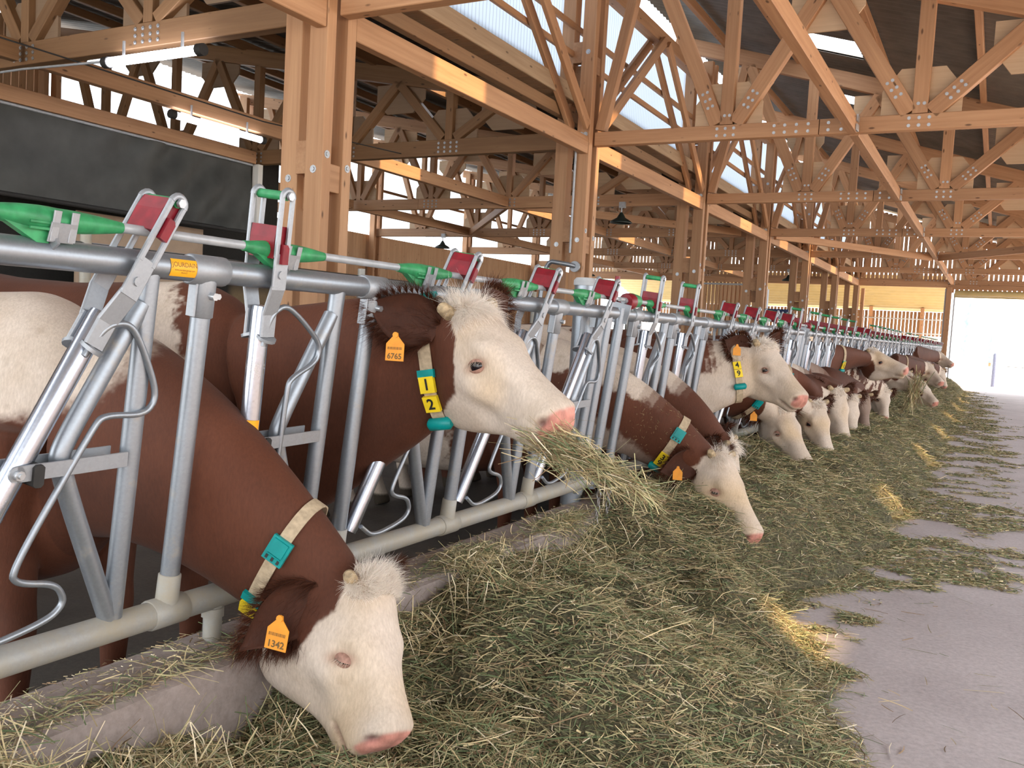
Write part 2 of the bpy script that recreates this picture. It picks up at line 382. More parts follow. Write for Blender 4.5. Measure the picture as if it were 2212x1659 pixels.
# purlins and long beams
def long_beams():
    for j, x in enumerate((-4.55, -3.3, -1.85, -.5, .85, 2.2, 3.75)):
        g = G(); g.beam((x, -6.5, zroof(x) - .118), (x, 36, zroof(x) - .118), .08, .14)
        tag(g.build('purlin', M['timber']), '%s long purlin under the corrugated main roof, counted from the clerestory' % ORD[j], 'purlin', 'main roof purlins')
    for j, x in enumerate((-5.7, -7.0, -8.3, -9.6, -10.9, -12.2, -13.5)):
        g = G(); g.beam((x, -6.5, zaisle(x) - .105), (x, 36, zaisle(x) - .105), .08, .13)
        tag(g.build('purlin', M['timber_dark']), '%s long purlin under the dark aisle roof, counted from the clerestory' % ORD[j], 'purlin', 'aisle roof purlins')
    for k in range(-1, 6):
        y0, y1 = 5.55 + 5 * k, 10.55 + 5 * k; lab = 'before the first' if k < 0 else ('between the %s and %s' % (ORD[k], ORD[k + 1]))
        g = G(); g.beam((-4.80, y0 + .25, 3.69), (-4.80, y1 - .12, 3.69), .10, .215); o = g.build('wall_plate_beam', M['timber'])
        tag(o, 'sunlit wall plate beam %s frame, on the inner columns' % lab, 'beam', 'wall plate beams')
        g = G(); g.beam((-1.60, y0 + .08, 3.77), (-1.60, y1 - .08, 3.77), .10, .17); o = g.build('longitudinal_beam', M['timber'])
        tag(o, 'pale lengthwise beam %s main truss, hung on plates' % lab, 'beam', 'lengthwise beams of the main nave')
        g = G()
        for zz in (.05, -.05): g.box((-1.535, y1 - .16, 3.77 + zz), .02, .10, .07)
        g.build('hanger_plate', M['bolt'], o)
        g = G(); g.beam((-8.75, y0 + .08, 3.79), (-8.75, y1 - .08, 3.79), .11, .20)
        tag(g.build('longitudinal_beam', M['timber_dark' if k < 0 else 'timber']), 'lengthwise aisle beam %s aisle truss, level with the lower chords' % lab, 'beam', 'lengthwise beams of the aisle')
        g = G(); g.beam((-12.6, y0 + .08, 3.79), (-12.6, y1 - .08, 3.79), .11, .20)
        tag(g.build('longitudinal_beam', M['timber']), 'lengthwise beam near the boarded wall %s aisle truss' % lab, 'beam', 'lengthwise beams by the boarded wall')
    for a, b, l in (((-4.66, 20.80, 3.74), (-1.70, 25.30, 3.70), 'pale flat wind brace running from the fourth column to the lengthwise beam'),
                    ((-1.50, 25.30, 3.70), (2.6, 20.8, 3.74), 'pale flat wind brace spreading right from the lengthwise beam'),
                    ((-8.6, 15.7, 3.76), (-5.35, 20.35, 3.76), 'flat wind brace in the aisle between the third and fourth frame'),
                    ((-8.85, 15.7, 3.76), (-12.5, 20.3, 3.76), 'flat wind brace in the aisle leaning towards the boarded wall')):
        g = G(); g.beam(a, b, .08, .16); tag(g.build('wind_brace', M['timber']), l, 'brace')
long_beams()

def bolts(parent, pts, r=.013, mat='bolt', out=(0, -1, 0)):
    o0 = None
    for p in pts:
        if o0 is None:
            g = G(); g.tube([np.zeros(3), np.array(out) * .012], r, 6); g.tube([np.zeros(3), np.array(out) * .004], r * 1.9, 8)
            o0 = g.build('bolt', M[mat], parent); o = o0
        else: o = o0.copy(); COL.objects.link(o)
        o.parent = parent; o.location = Vector(p) - parent.location
# a column: two inner planks with the truss chord between them, an outer post, spacer blocks
def column():
    Y = YF[0]; t = empty('timber_column', (-4.9, Y, 0), 'x', 'column', 'timber columns behind the cows'); b = t.location
    for nm, x, y0, y1 in (('plank', -4.83, Y - .11, Y - .005), ('plank', -4.83, Y + .135, Y + .24), ('outer_post', -5.16, Y - .03, Y + .13)):
        g = G(); g.beam((x, (y0 + y1) / 2, 0), (x, (y0 + y1) / 2, 6.15), .18, y1 - y0, up=(0, 1, 0), ch=.005); g.build(nm, M['timber'], t, b)
    for z in (2.61, 4.88, 1.0):
        g = G(); g.box((-4.995, Y - .005, z), .15, .09, .26); g.build('spacer_block', M['timber'], t, b)
        g = G(); g.box((-4.995, Y + .11, z - .27), .15, .12, .26); g.build('spacer_block', M['timber'], t, b)
        g = G(); g.box((-4.83, Y + .065, z - .16), .14, .125, .22); g.build('spacer_block', M['timber'], t, b)
    bolts(t, [(-5.16, Y - .03, 2.45), (-4.83, Y - .11, 2.5), (-5.16, Y - .03, 4.86), (-4.83, Y - .11, 4.86), (-4.86, Y - .11, 3.83), (-4.80, Y - .11, 3.83), (-4.86, Y - .11, 3.74), (-4.80, Y - .11, 3.74)], .017)
    bolts(t, [(-4.74, Y - .06, 2.62), (-4.74, Y + .19, 2.55)], .017, out=(1, 0, 0))
    return t
col0 = column()
for k in range(7):
    o = col0 if k == 0 else copy_tree(col0); o.location = (-4.9, YF[k], 0)
    o['label'] = '%s paired timber column from the camera, planks bolted round spacer blocks' % ORD[k]
# outlying columns on the boarded-wall side
def column_far():
    t = empty('timber_column', (-15.9, YF[0], 0), 'x', 'column', 'columns along the boarded wall')
    for y in (-.09, .16):
        g = G(); g.beam((-15.86, YF[0] + y, 0), (-15.86, YF[0] + y, 6.3), .18, .10, up=(0, 1, 0)); g.build('plank', M['timber'], t, t.location)
    return t
cf = column_far()
for k in range(7):
    o = cf if k == 0 else copy_tree(cf); o.location = (-15.9, YF[k], 0)
    o['label'] = 'paired column on the boarded wall at the %s aisle truss' % ORD[k]

def gusset(t, cx, y, z0, w, h, b, up=1, mat='ply'):
    p = [(-w, 0), (w, 0), (w, h * .55), (w * .55, h), (-w * .55, h), (-w, h * .55)]
    g = G(); g.prism([(x, q * up) for x, q in p], (1, 0, 0), (0, 0, 1), (0, 1, 0), .03, (cx, y, z0)); g.build('gusset_plate', M[mat], t, b)
def truss_main():
    Y = YF[0]; yc = Y + .065; t = empty('roof_truss', (-4.7, Y, 3.7), 'x', 'roof truss', 'main nave trusses'); b = t.location; W = .12
    zt = lambda x: 4.80 + .125 - .30 * x
    mt = M['timber']
    def part(nm, a, c, h=.14, wd=W, yy=yc):
        g = G(); g.beam((a[0], yy, a[1]), (c[0], yy, c[1]), wd, h, up=(0, 0, 1) if abs(c[0] - a[0]) > .05 else (1, 0, 0)); g.build(nm, mt, t, b)
    part('bottom_chord', (-4.72, 3.79), (-1.975, 3.79), .17); part('bottom_chord', (-1.965, 3.79), (3.9, 3.79), .17)
    part('top_chord', (-5.5, zt(-5.5)), (4.5, zt(4.5)), .25)
    N = (-3.04, -.94, 1.16); T = (-4.12, -1.99, .11, 2.2)
    for x in N: part('vertical_web', (x, 3.88), (x, zt(x) - .1), .155)
    for x, a, c in ((-3.04, -4.12, -1.99), (-.94, -1.99, .11), (1.16, .11, 2.2)):
        part('diagonal_web', (x - .11, 3.89), (a, zt(a) - .12), .175); part('diagonal_web', (x + .11, 3.89), (c, zt(c) - .12), .175)
    part('diagonal_web', (-4.66, 3.9), (-4.2, zt(-4.2) - .12), .13)
    for x in N: gusset(t, x, yc + .035, 3.86, .40, .52, b)
    for x in T: gusset(t, x, yc + .035, zt(x) - .10, .40, .55, b, -1)
    bp = []
    for x in N: bp += [(x + dx, Y + .003, z) for dx in (-.1, 0, .1) for z in (3.75, 3.83)] + [(x - .02, Y + .003, 3.98), (x + .04, Y + .003, 3.98)]
    bp += [(-1.97 + dx, Y + .003, z) for dx in (-.5, -.38, -.25, -.12, .1, .24, .36) for z in (3.75, 3.83)]
    for x, a, c in ((-3.04, -4.12, -1.99), (-.94, -1.99, .11)):
        for e, sg in ((a, -1), (c, 1)):
            d = np.array((e - x - sg * .11, zt(e) - .12 - 3.89)); d /= np.linalg.norm(d); pn = np.array((-d[1], d[0]))
            for q in (.22, .31, .40):
                for r_ in (-.03, .03): bp.append((x + sg * .11 + d[0] * q + pn[0] * r_, Y + .003, 3.89 + d[1] * q + pn[1] * r_))
    bolts(t, bp, .010)
    return t
tm = truss_main()
for k in range(7):
    o = tm if k == 0 else copy_tree(tm); o.location = (-4.7, YF[k], 3.7)
    o['label'] = ('%s main nave truss from the camera, between its column and the alley' % ORD[k]) if k < 6 else 'last main nave truss, standing in the slatted far gable'
def truss_aisle(mat, gm):
    Y = YF[0]; yc = Y + .065; t = empty('roof_truss', (-5.3, Y, 3.7), 'x', 'roof truss', 'aisle trusses'); b = t.location
    zt = lambda x: 3.31 + .12 - .18 * x
    def part(nm, a, c, h=.14, wd=.12, dy=0):
        g = G(); g.beam((a[0], yc + dy, a[1]), (c[0], yc + dy, c[1]), wd, h, up=(0, 0, 1) if abs(c[0] - a[0]) > .05 else (1, 0, 0)); g.build(nm, mat, t, b)
    part('bottom_chord', (-5.25, 3.79), (-10.9, 3.79), .22); part('bottom_chord', (-10.91, 3.79), (-16, 3.79), .22)
    part('top_chord', (-5.05, zt(-5.05)), (-16.6, zt(-16.6)), .24)
    N = (-6.95, -8.75, -10.6, -12.5, -14.3); T = (-6.05, -7.85, -9.65, -11.5, -13.4, -15.2)
    for i, x in enumerate(N):
        part('vertical_web', (x, 3.9), (x, zt(x) - .1), .12)
        part('diagonal_web', (x - .1, 3.92), (T[i + 1], zt(T[i + 1]) - .1), .13); part('diagonal_web', (x + .1, 3.92), (T[i], zt(T[i]) - .1), .13)
        gusset(t, x, yc + .03, 3.88, .42, .45, b, 1, gm)
    for x in T: gusset(t, x, yc + .03, zt(x) - .1, .42, .42, b, -1, gm)
    bolts(t, [(x + dx, Y + .003, z) for x in N[:3] for dx in (-.15, -.05, .05, .15) for z in (3.73, 3.79, 3.85)], .010)
    return t
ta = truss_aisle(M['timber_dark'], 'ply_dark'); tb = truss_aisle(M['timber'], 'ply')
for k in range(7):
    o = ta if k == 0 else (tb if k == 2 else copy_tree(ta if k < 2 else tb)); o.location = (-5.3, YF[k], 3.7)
    o['label'] = '%s aisle truss from the camera, running left from its column' % ORD[k]

# clerestory ------------------------------------------------------------
def clerestory():
    Y = YF[0] + .065; t = empty('clerestory_frame', (-4.9, Y, 4.2), 'x', 'wall frame', 'clerestory bays'); b = t.location
    g = G(); g.beam((-4.9, Y + .17, 5.85), (-4.9, Y + 4.83, 5.85), .16, .20); g.build('top_rail', M['timber'], t, b)
    for x in (-4.775, -5.0):
        for y0, y1 in ((Y + .2, Y + 2.42), (Y + 4.8, Y + 2.58)):
            g = G(); g.beam((x, y0, 3.93), (x, y1, 5.76), .06, .145); g.build('brace', M['timber'], t, b)
    for z in (4.87, 5.22):
        g = G(); g.beam((-5.08, Y - .1, z), (-5.08, Y + 4.9, z), .05, .075); g.build('girt', M['timber'], t, b)
    g = G(); g.beam((-5.0, Y - .2, 4.35), (-5.0, Y + 4.8, 4.35), .03, .20); g.build('bottom_board', M['fascia'], t, b)
    g = G(); g.beam((-5.1, Y - .1, 4.10), (-5.1, Y + 4.9, 4.10), .10, .14); g.build('sill_beam', M['soffit'], t, b)
    return t
cl = clerestory()
for k in range(-1, 6):
    o = cl if k == -1 else copy_tree(cl); o.location = (-4.9, 5.615 + 5 * k, 4.2)
    o['label'] = 'braced clerestory bay %s column, beneath translucent sheet' % ('before the first' if k < 0 else 'between the %s and %s' % (ORD[k], ORD[k + 1]))
    g = G(); y0 = 5.6 + 5 * k; g.box((-5.30, y0 + 2.5, 5.35), .02, 4.98, 1.9); struct('window_%d' % (k + 2), g, M['poly'])
    if k > 0: g = G(); g.box((-16.15, y0 + 2.5, 5.2), .02, 4.98, 2.4); struct('window_%d' % (k + 12), g, M['poly_clear'])
    t = empty('wall_girts', (-16, y0, 4.4), 'rails across the translucent upper left wall %s aisle frame' % ('before the first' if k < 0 else 'between the %s and %s' % (ORD[k], ORD[k + 1])), 'wall frame', 'upper left wall bays')
    for z in (4.45, 5.05, 5.65):
        g = G(); g.beam((-16.05, y0, z), (-16.05, y0 + 4.95, z), .05, .08); g.build('girt', M['timber_dark'], t, t.location)
# boarded left wall
g = G(); y = -6.0
while y < 35.5:
    wd = .145; g.beam((-16.05 + RNG.random() * .01, y + wd / 2, -.05), (-16.05 + RNG.random() * .01, y + wd / 2, 3.72 if y > 10.6 else 6.4), .022, wd - .006, up=(0, 1, 0), ch=.003); y += wd
struct('wall_left', g, M['board'])
g = G(); y = -7.0
while y < 35.5:
    g.beam((4.55, y, -.05), (4.55, y, 1.15), .022, .15, up=(0, 1, 0), ch=.003); y += .18
struct('wall_right', g, M['board'])
for k in range(7):
    g = G(); g.beam((4.3, YF[k] + .06, 0), (4.3, YF[k] + .06, 3.85), .18, .18, up=(0, 1, 0)); tag(g.build('timber_post', M['timber']), '%s post on the open right side of the feed alley' % ORD[k], 'column', 'right side posts')

# far gable: slats with light between them, openings left for two doors
g = G(); x = -16.0
while x < 4.5:
    zt_ = (zroof(x) if x > -5.2 else zaisle(x)) - .1
    if -15.2 < x < -12.0 or -8.2 < x < -1.78: z0 = 3.62
    elif -1.6 < x < 3.1: z0 = 3.42
    else: z0 = 0
    g.beam((x, YG + .05, z0), (x, YG + .05, zt_), .118, .024, up=(0, 1, 0), ch=.003); x += .150
struct('wall_back', g, M['board'])
for nm, a, b_, s in (('trim_1', (-16, YG - .02, 3.70), (-1.75, YG - .02, 3.70), (.08, .22)), ('trim_2', (-1.75, YG - .02, 3.62), (4.4, YG - .02, 3.62), (.08, .16))):
    g = G(); g.beam(a, b_, *s); struct(nm, g, M['timber'])
g = G(); g.beam((-1.68, YG - .14, 0), (-1.68, YG - .14, 3.6), .16, .18, up=(0, 1, 0)); tag(g.build('timber_post', M['timber']), 'timber post between the big far door and the left opening', 'column')
g = G(); g.beam((-1.80, YG - .08, 0), (-1.80, YG - .08, 3.55), .05, .06, up=(0, 1, 0)); g.beam((-1.5, YG - .1, 0), (-1.5, YG - .1, 3.4), .05, .09, up=(0, 1, 0)); struct('trim_3', g, M['pipe'])
g = G(); g.tube([(-1.5, YG - .2, 3.40), (3.2, YG - .2, 3.40)], .10, 14); g.beam((-1.5, YG - .2, 3.27), (3.2, YG - .2, 3.27), .03, .06); tag(g.build('roller_door', M['cream_sheet']), 'cream roller shutter rolled up over the big far door', 'door')
g = G(); g.beam((-4.62, YG + .2, 0), (-4.62, YG + .2, 3.5), .12, .10, up=(0, 1, 0)); tag(g.build('timber_post', M['timber']), 'post at the left edge of the far yellow opening', 'column')
# sliding slatted door in the aisle gable
t = empty('sliding_door', (-10, YG - .15, 0), 'slatted wooden sliding door with a grey steel frame in the far aisle gable', 'door')
g = G(); x = -11.4
while x < -8.5: g.beam((x, YG - .12, .1), (x, YG - .12, 3.45), .118, .022, up=(0, 1, 0)); x += .165
g.build('slat_panel', M['board'], t, t.location)
g = G(); g.beam((-11.5, YG - .17, 3.5), (-8.4, YG - .17, 3.5), .05, .07); g.beam((-11.5, YG - .17, 2.55 - .6), (-8.4, YG - .17, 1.95), .04, .05)
for x in (-10.9, -8.45): g.beam((x, YG - .17, .0), (x, YG - .17, 3.5), .09, .05, up=(0, 1, 0))
g.build('door_frame', M['pipe'], t, t.location)
# lean-to shed behind the gable
t = empty('shed', (-5, 42, 0), 'lean-to shed of cream sheets and slats seen through the far left opening', 'shed'); b = t.location
g = G()
x = -16.0
while x < -1.9: g.beam((x, 42, 1.9), (x, 42, 2.93), .118, .024, up=(0, 1, 0)); x += .152
g.build('slat_panel', M['timber_dark'], t, b)
g = G(); g.box((-9, 42.06, .93), 14.1, .15, 1.9); g.build('base_wall', M['white_wall'], t, b)
g = G(); V = []; F = []
for i, y in enumerate(np.linspace(37.2, 42.3, 100)):
    for x in (-16, -1.9): V.append((x, y, 4.15 - (y - 37.2) * .23 + .02 * math.sin(y * 16)))
    if i: F.append((2 * i - 2, 2 * i - 1, 2 * i + 1, 2 * i))
g.add(V, F); g.build('roof_sheet', M['cream_sheet'], t, b)
for x in (-12.5, -8.0, -5.0, -2.95):
    g = G(); g.beam((x, 41.8, 0), (x, 41.8, 3.1), .14, .14, up=(0, 1, 0)); g.build('post', M['timber'], t, b)
for z in (2.6, 2.0):
    g = G(); g.tube([(-16, 41.7, z), (-1.9, 41.7, z)], .025, 8); g.build('rail', M['pipe'], t, b)
# things out in the glare beyond the door
def cypress(x, y, h, lab):
    t = empty('cypress_tree', (x, y, 0), lab, 'tree')
    g = G(); g.tube([(x, y, 0), (x, y, h * .2)], .12, 8); g.build('trunk', M['timber_dark'], t, t.location)
    g = G(); zs = np.linspace(.1, 1, 12); g.tube([(x + .05 * math.sin(9 * q), y, q * h) for q in zs], [h * .1 * math.sin(PI * (q ** .8)) + .03 for q in zs], 9); g.build('crown', M['foliage'], t, t.location)
M['foliage'] = plain('pale foliage', (.20, .30, .26), .8, 0, .3, 3)
cypress(-2.6, 95, 6.2, 'tall dark cypress seen in the glare beyond the far door'); cypress(-.6, 100, 3.4, 'small cypress right of the tall one beyond the far door')
M['bollard_red'] = plain('faded red bollard', (.62, .30, .34), .6); M['bollard_grey'] = plain('blue grey bollard', (.22, .26, .38), .6)
for nm, x, y, h, mm, lab in (('marker_post', -1.55, 58, 1.1, 'bollard_red', 'short faded red marker post outside the far door'), ('marker_post', -.05, 40.5, 1.35, 'bollard_grey', 'blue grey marker post standing just outside the far door')):
    g = G(); g.tube([(x, y, -.2), (x, y, h * .95), (x, y, h)], [.09, .09, .05], 12); tag(g.build(nm, M[mm]), lab, 'post')
t = empty('farm_building', (8, 120, 0), 'pale building with small windows far beyond the door', 'building')
g = G(); g.box((10, 122, 3), 20, 6, 6); g.build('wall', M['yard'], t, t.location)
for i in range(6):
    g = G(); g.box((1.6 + 2 * i, 118.97, 3.4), 1.0, .06, 1.0); g.build('window', M['pipe'], t, t.location)

# fittings --------------------------------------------------------------
def tube_lamp(p0, p1, lab, ends):
    p0, p1 = np.array(p0), np.array(p1); d = nrm(p1 - p0); t = empty('tube_lamp', p0, lab, 'lamp')
    g = G(); g.tube([p0 + d * .05, p1 - d * .05], .042, 12); g.build('lit_tube', M['tube'], t, p0)
    for q, s in ((p0, 1), (p1, -1)):
        g = G(); g.tube([q - d * s * .01, q + d * s * .06], .052, 12); g.build('end_cap', M['rubber'], t, p0)
    for f in (.2, .8):
        g = G(); q = p0 + (p1 - p0) * f; g.beam(q + (0, 0, .03), q + (0, 0, .17), .03, .02, up=(0, 1, 0)); g.build('bracket', M['bolt'], t, p0)
tube_lamp((-7.38, 5.46, 3.55), (-6.12, 5.46, 3.55), 'lit tube lamp slung under the first aisle truss', 0)
tube_lamp((-8.68, 7.3, 3.60), (-8.68, 8.8, 3.60), 'lit tube lamp along the lengthwise aisle beam, beyond the first aisle truss', 0)
tube_lamp((-8.68, 3.0, 3.60), (-8.68, 4.4, 3.60), 'lit tube lamp along the aisle beam left of the first truss, out of shot', 0)
g = G(); g.tube([(-9.6, 5.46, 3.60), (-8.6, 5.46, 3.60), (-7.42, 5.48, 3.57)], .012, 8); tag(g.build('conduit', M['pipe']), 'thin grey conduit feeding the tube lamp under the first aisle truss', 'pipe')
g = G(); g.tube([(-8.7, 3.5, 3.86), (-8.0, 5.45, 3.66), (-7.9, 8.0, 3.62), (-7.7, 10.5, 3.72)], .008, 6); tag(g.build('cable', M['rubber']), 'thin black cable sagging across the dark aisle', 'cable')
def pendant(p, lab):
    p = np.array(p); t = empty('pendant_lamp', p, lab, 'lamp', 'dark bell lamps under the aisle trusses')
    g = G(); g.tube([p + (0, 0, z) for z in (0, .02, .05, .10, .14, .2)], [.20, .205, .17, .08, .06, .02], 18, caps=False); g.build('lamp_shade', M['dark_metal'], t, p)
    g = G(); g.tube([p + (0, 0, .2), p + (0, 0, .30)], .012, 6); g.build('hook', M['bolt'], t, p)
    g = G(); g.box(p + (0, .03, .34), .12, .06, .11); g.build('junction_box', M['grey_plastic'], t, p)
pendant((-6.3, 15.5, 3.36), 'dark bell lamp hanging below the third aisle truss'); pendant((-13.5, 20.5, 3.36), 'dark bell lamp hanging far left before the boarded wall')
pendant((-6.3, 30.5, 3.36), 'dark bell lamp hanging below the sixth aisle truss'); pendant((-13.5, 30.5, 3.36), 'dark bell lamp hanging deepest along the boarded wall')
g = G(); g.tube([(-4.90, 10.40, 3.74), (-4.90, 10.40, 2.33)], .016, 8); g.box((-4.93, 10.42, 3.70), .05, .04, .05); tag(g.build('conduit', M['pipe']), 'grey conduit running down the second column', 'pipe')
t = empty('bent_rail', (-5.2, 10.2, 1.2), 'bent galvanised rail bolted to the second column', 'rail')
g = G(); g.tube(round_path([(-5.2, 10.2, .0), (-5.2, 10.2, 2.22), (-4.83, 10.2, 2.17), (-4.77, 10.35, 2.15)]), .03, 10); g.build('tube', M['galv'], t, t.location)
g = G(); g.tube([(-4.78, 10.30, 2.15), (-4.78, 10.33, 2.15)], .07, 12); g.build('flange', M['cast'], t, t.location)
t = empty('cubicle_rail', (-4.45, 5, 0), 'grey tube rail on posts along the far side of the cow walkway', 'rail')
g = G()
for y0, y1, z in ((3.0, 9.4, 1.66), (11.2, 35, 1.55)): g.tube([(-4.45, y0, z), (-4.45, y1, z)], .028, 8)
g.build('tube', M['dark_metal'], t, t.location)
for y in (3.2, 5.62, 8.6, 11.4, 16, 21, 26, 31):
    g = G(); g.tube([(-4.45, y, 0), (-4.45, y, 1.74)], .03, 8); g.build('post', M['galv_dirty'], t, t.location)
# curtain wall across the aisle's dark corner
t = empty('tarpaulin_curtain', (-10.5, 6, 3.6), 'dark grey tarpaulin curtain hanging under a long beam at left', 'curtain'); b = t.location
V = []; F = []; ny, nz = 90, 14
for i in range(ny + 1):
    for j in range(nz + 1):
        y = 1.5 + 8.85 * i / ny; z = 3.62 - 1.04 * j / nz
        f = .05 * math.sin(y * 9 + j * .5) * math.exp(-((y - 8.6 - j * .09) / .9) ** 2) + .012 * math.sin(y * 3.1) + .01 * math.sin(j * .7 + y)
        V.append((-10.45 + f, y, z))
for i in range(ny):
    for j in range(nz):
        a = i * (nz + 1) + j; F.append((a, a + nz + 1, a + nz + 2, a + 1))
g = G(); g.add(V, F, None, True); g.build('sheet', M['curtain'], t, b)
g = G(); g.tube([(-10.43, 1.5, 2.58), (-10.43, 10.35, 2.58)], .03, 8); g.build('weight_bar', M['rubber'], t, b)
g = G(); g.tube([(-10.43, 1.5, 3.63), (-10.43, 10.35, 3.63)], .02, 8); g.build('roller', M['pipe'], t, b)
g = G(); g.beam((-10.5, -2, 3.76), (-10.5, 10.45, 3.76), .10, .19); tag(g.build('longitudinal_beam', M['timber']), 'long beam carrying the grey tarpaulin curtain', 'beam')
g = G(); g.beam((-10.42, 10.46, 0), (-10.42, 10.46, 3.65), .13, .10, up=(0, 1, 0)); tag(g.build('steel_post', M['white_wall']), 'pale steel post at the right end of the tarpaulin curtain', 'post')
g = G(); g.box((-11.2, 9.0, 1.30), .04, 2.2, 2.6); tag(g.build('board_panel', M['panel_ply']), 'pale board panel behind the gap under the curtain', 'panel')
g = G(); g.box((-11.9, 4.2, 2.0), .06, 16.5, 4.3); struct('dark_gap_sheet', g, M['dark_gap'])  # near-black sheet standing in for the shade behind the curtain
# little blue machine sign far down the walkway
t = empty('machine_sign', (-5.2, 24, 0), 'navy sign board with white lettering on a stand far down the walkway', 'sign')
g = G(); g.box((-5.2, 24, 2.06), .62, .05, .26); g.build('board', M['navy'], t, t.location)
V, F = text_geo('DeLaval', .15, .002); g = G(); g.add([(-5.14 + x, 23.97 - z, 2.06 + y) for x, y, z in V], F); g.build('lettering', M['white_print'], t, t.location)
g = G(); g.prism([(0, -.05), (.05, .05), (.10, -.05), (.06, -.03)], (1, 0, 0), (0, 0, 1), (0, 1, 0), .01, (-5.50, 23.97, 2.06)); g.build('emblem', M['white_print'], t, t.location)
g = G(); g.tube([(-5.5, 24.05, 0), (-5.5, 24.05, 2.7)], .06, 8); g.build('stand', M['galv'], t, t.location)
# ------------------------------------------------------------------ the feed barrier: headlock panels, 5 m each
BX, TX, BZ, TZ = -1.8456, -1.7404, H - .7914, H + .0938
HL = math.hypot(TX - BX, TZ - BZ); AXx, AXz = (TX - BX) / HL, (TZ - BZ) / HL
def B(y, h, off=0.0): return np.array((BX + AXx * h + AXz * off, y, BZ + AXz * h - AXx * off))
PER, FIRST = .672, .228
NB = np.array((AXz, 0, -AXx)); UB = np.array((AXx, 0, AXz)); YB = np.array((0, 1.0, 0))
def rot_bar(upright):
    """frame of a locking bar: q along the bar upwards, p across it (towards +y)"""
    a = np.array((-.03, 1.0)) if upright else np.array((.439, .898))
    a /= np.linalg.norm(a); return a, np.array((a[1], -a[0]))
ROD = [(-.33, .681), (-.285, .752), (-.225, .758), (-.182, .697), (-.128, .585), (-.158, .540), (-.270, .546), (-.292, .52), (-.455, .215), (-.436, .187), (-.345, .166), (-.318, .118), (-.355, .083), (-.52, .055), (-.585, .10)]
a0, b0 = rot_bar(False)
ROD = [((y + .446) * a0[0] + (h - .433) * a0[1], (y + .446) * b0[0] + (h - .433) * b0[1]) for y, h in ROD]

def locking_bar(parent, yr, upright, base, mats):
    a, b = rot_bar(upright); py, ph = yr - (.455 if upright else .446), .433
    P = lambda q, p=0, off=0: B(py + a[0] * q + b[0] * p, ph + a[1] * q + b[1] * p, off)
    A3 = UB * a[1] + YB * a[0]; P3 = UB * b[1] + YB * b[0]
    g = G(); g.tube([P(-.39), P(-.37), P(.365), P(.38)], [.024, .0265, .0265, .024], 14); bar = g.build('locking_bar', mats['bright'], parent, base)
    # slotted double bracket over the top rail
    for s in (-1, 1):
        g = G(); o1, o2 = s * .030, s * .052
        g.beam(P(.30, 0, o1), P(.37, 0, o1), .050, .010, up=NB); g.beam(P(.36, 0, o1), P(.44, 0, o2), .052, .010, up=NB); g.beam(P(.43, 0, o2), P(.525, 0, o2), .050, .010, up=NB, ch=.003)
        for e in (-.019, .019): g.beam(P(.515, e, o2), P(.675, e, o2), .014, .012, up=NB, ch=.003)
        arc = [P(.672 + .020 * math.sin(t), .020 * math.cos(t), o2) for t in np.linspace(0, PI, 9)]; g.tube(arc, .0085, 6)
        g.tube([P(.30 - .008, 0, o1 * .9), P(.30, 0, o1)], .027, 12); g.tube([P(.47, .0, o2 + s * .001), P(.47, .0, o2 + s * .009)], .011, 10)
        g.build('head_bracket', mats['cast'], bar, base)
    g = G(); g.tube([P(.677, 0, -.05), P(.677, 0, .05)], .0125, 10); g.build('cross_pin', mats['green'], bar, base)
    for s in (1,):
        g = G(); g.tube([P(.677, 0, .056), P(.677, 0, .066)], .011, 6); g.build('bolt', mats['bolt'], bar, base)
    # red latch between the plates
    qr = .545 if upright else .625
    g = G(); g.prism([(-.034, -.022), (-.034, .018), (.0, .021), (.010, .016), (.040, .020), (.052, .032), (.052, -.020), (.02, -.024)], A3, P3, NB, .088, P(qr)); lt = g.build('latch', mats['red'], bar, base)
    g = G(); g.prism([(-.026, -.011), (-.026, .011), (.018, .011), (.026, .004), (.026, -.011)], A3, P3, NB, .014, P(qr - .02, 0, .060)); g.build('latch_tab', mats['red'], lt, base)
    # bent deflector rod
    g = G(); g.tube(round_path([P(q, p + .0, .03 if 0 < i < len(ROD) - 1 else .024) for i, (q, p) in enumerate(ROD)], 3), .0078, 8); g.build('deflector_rod', mats['galv'], bar, base)
    return bar

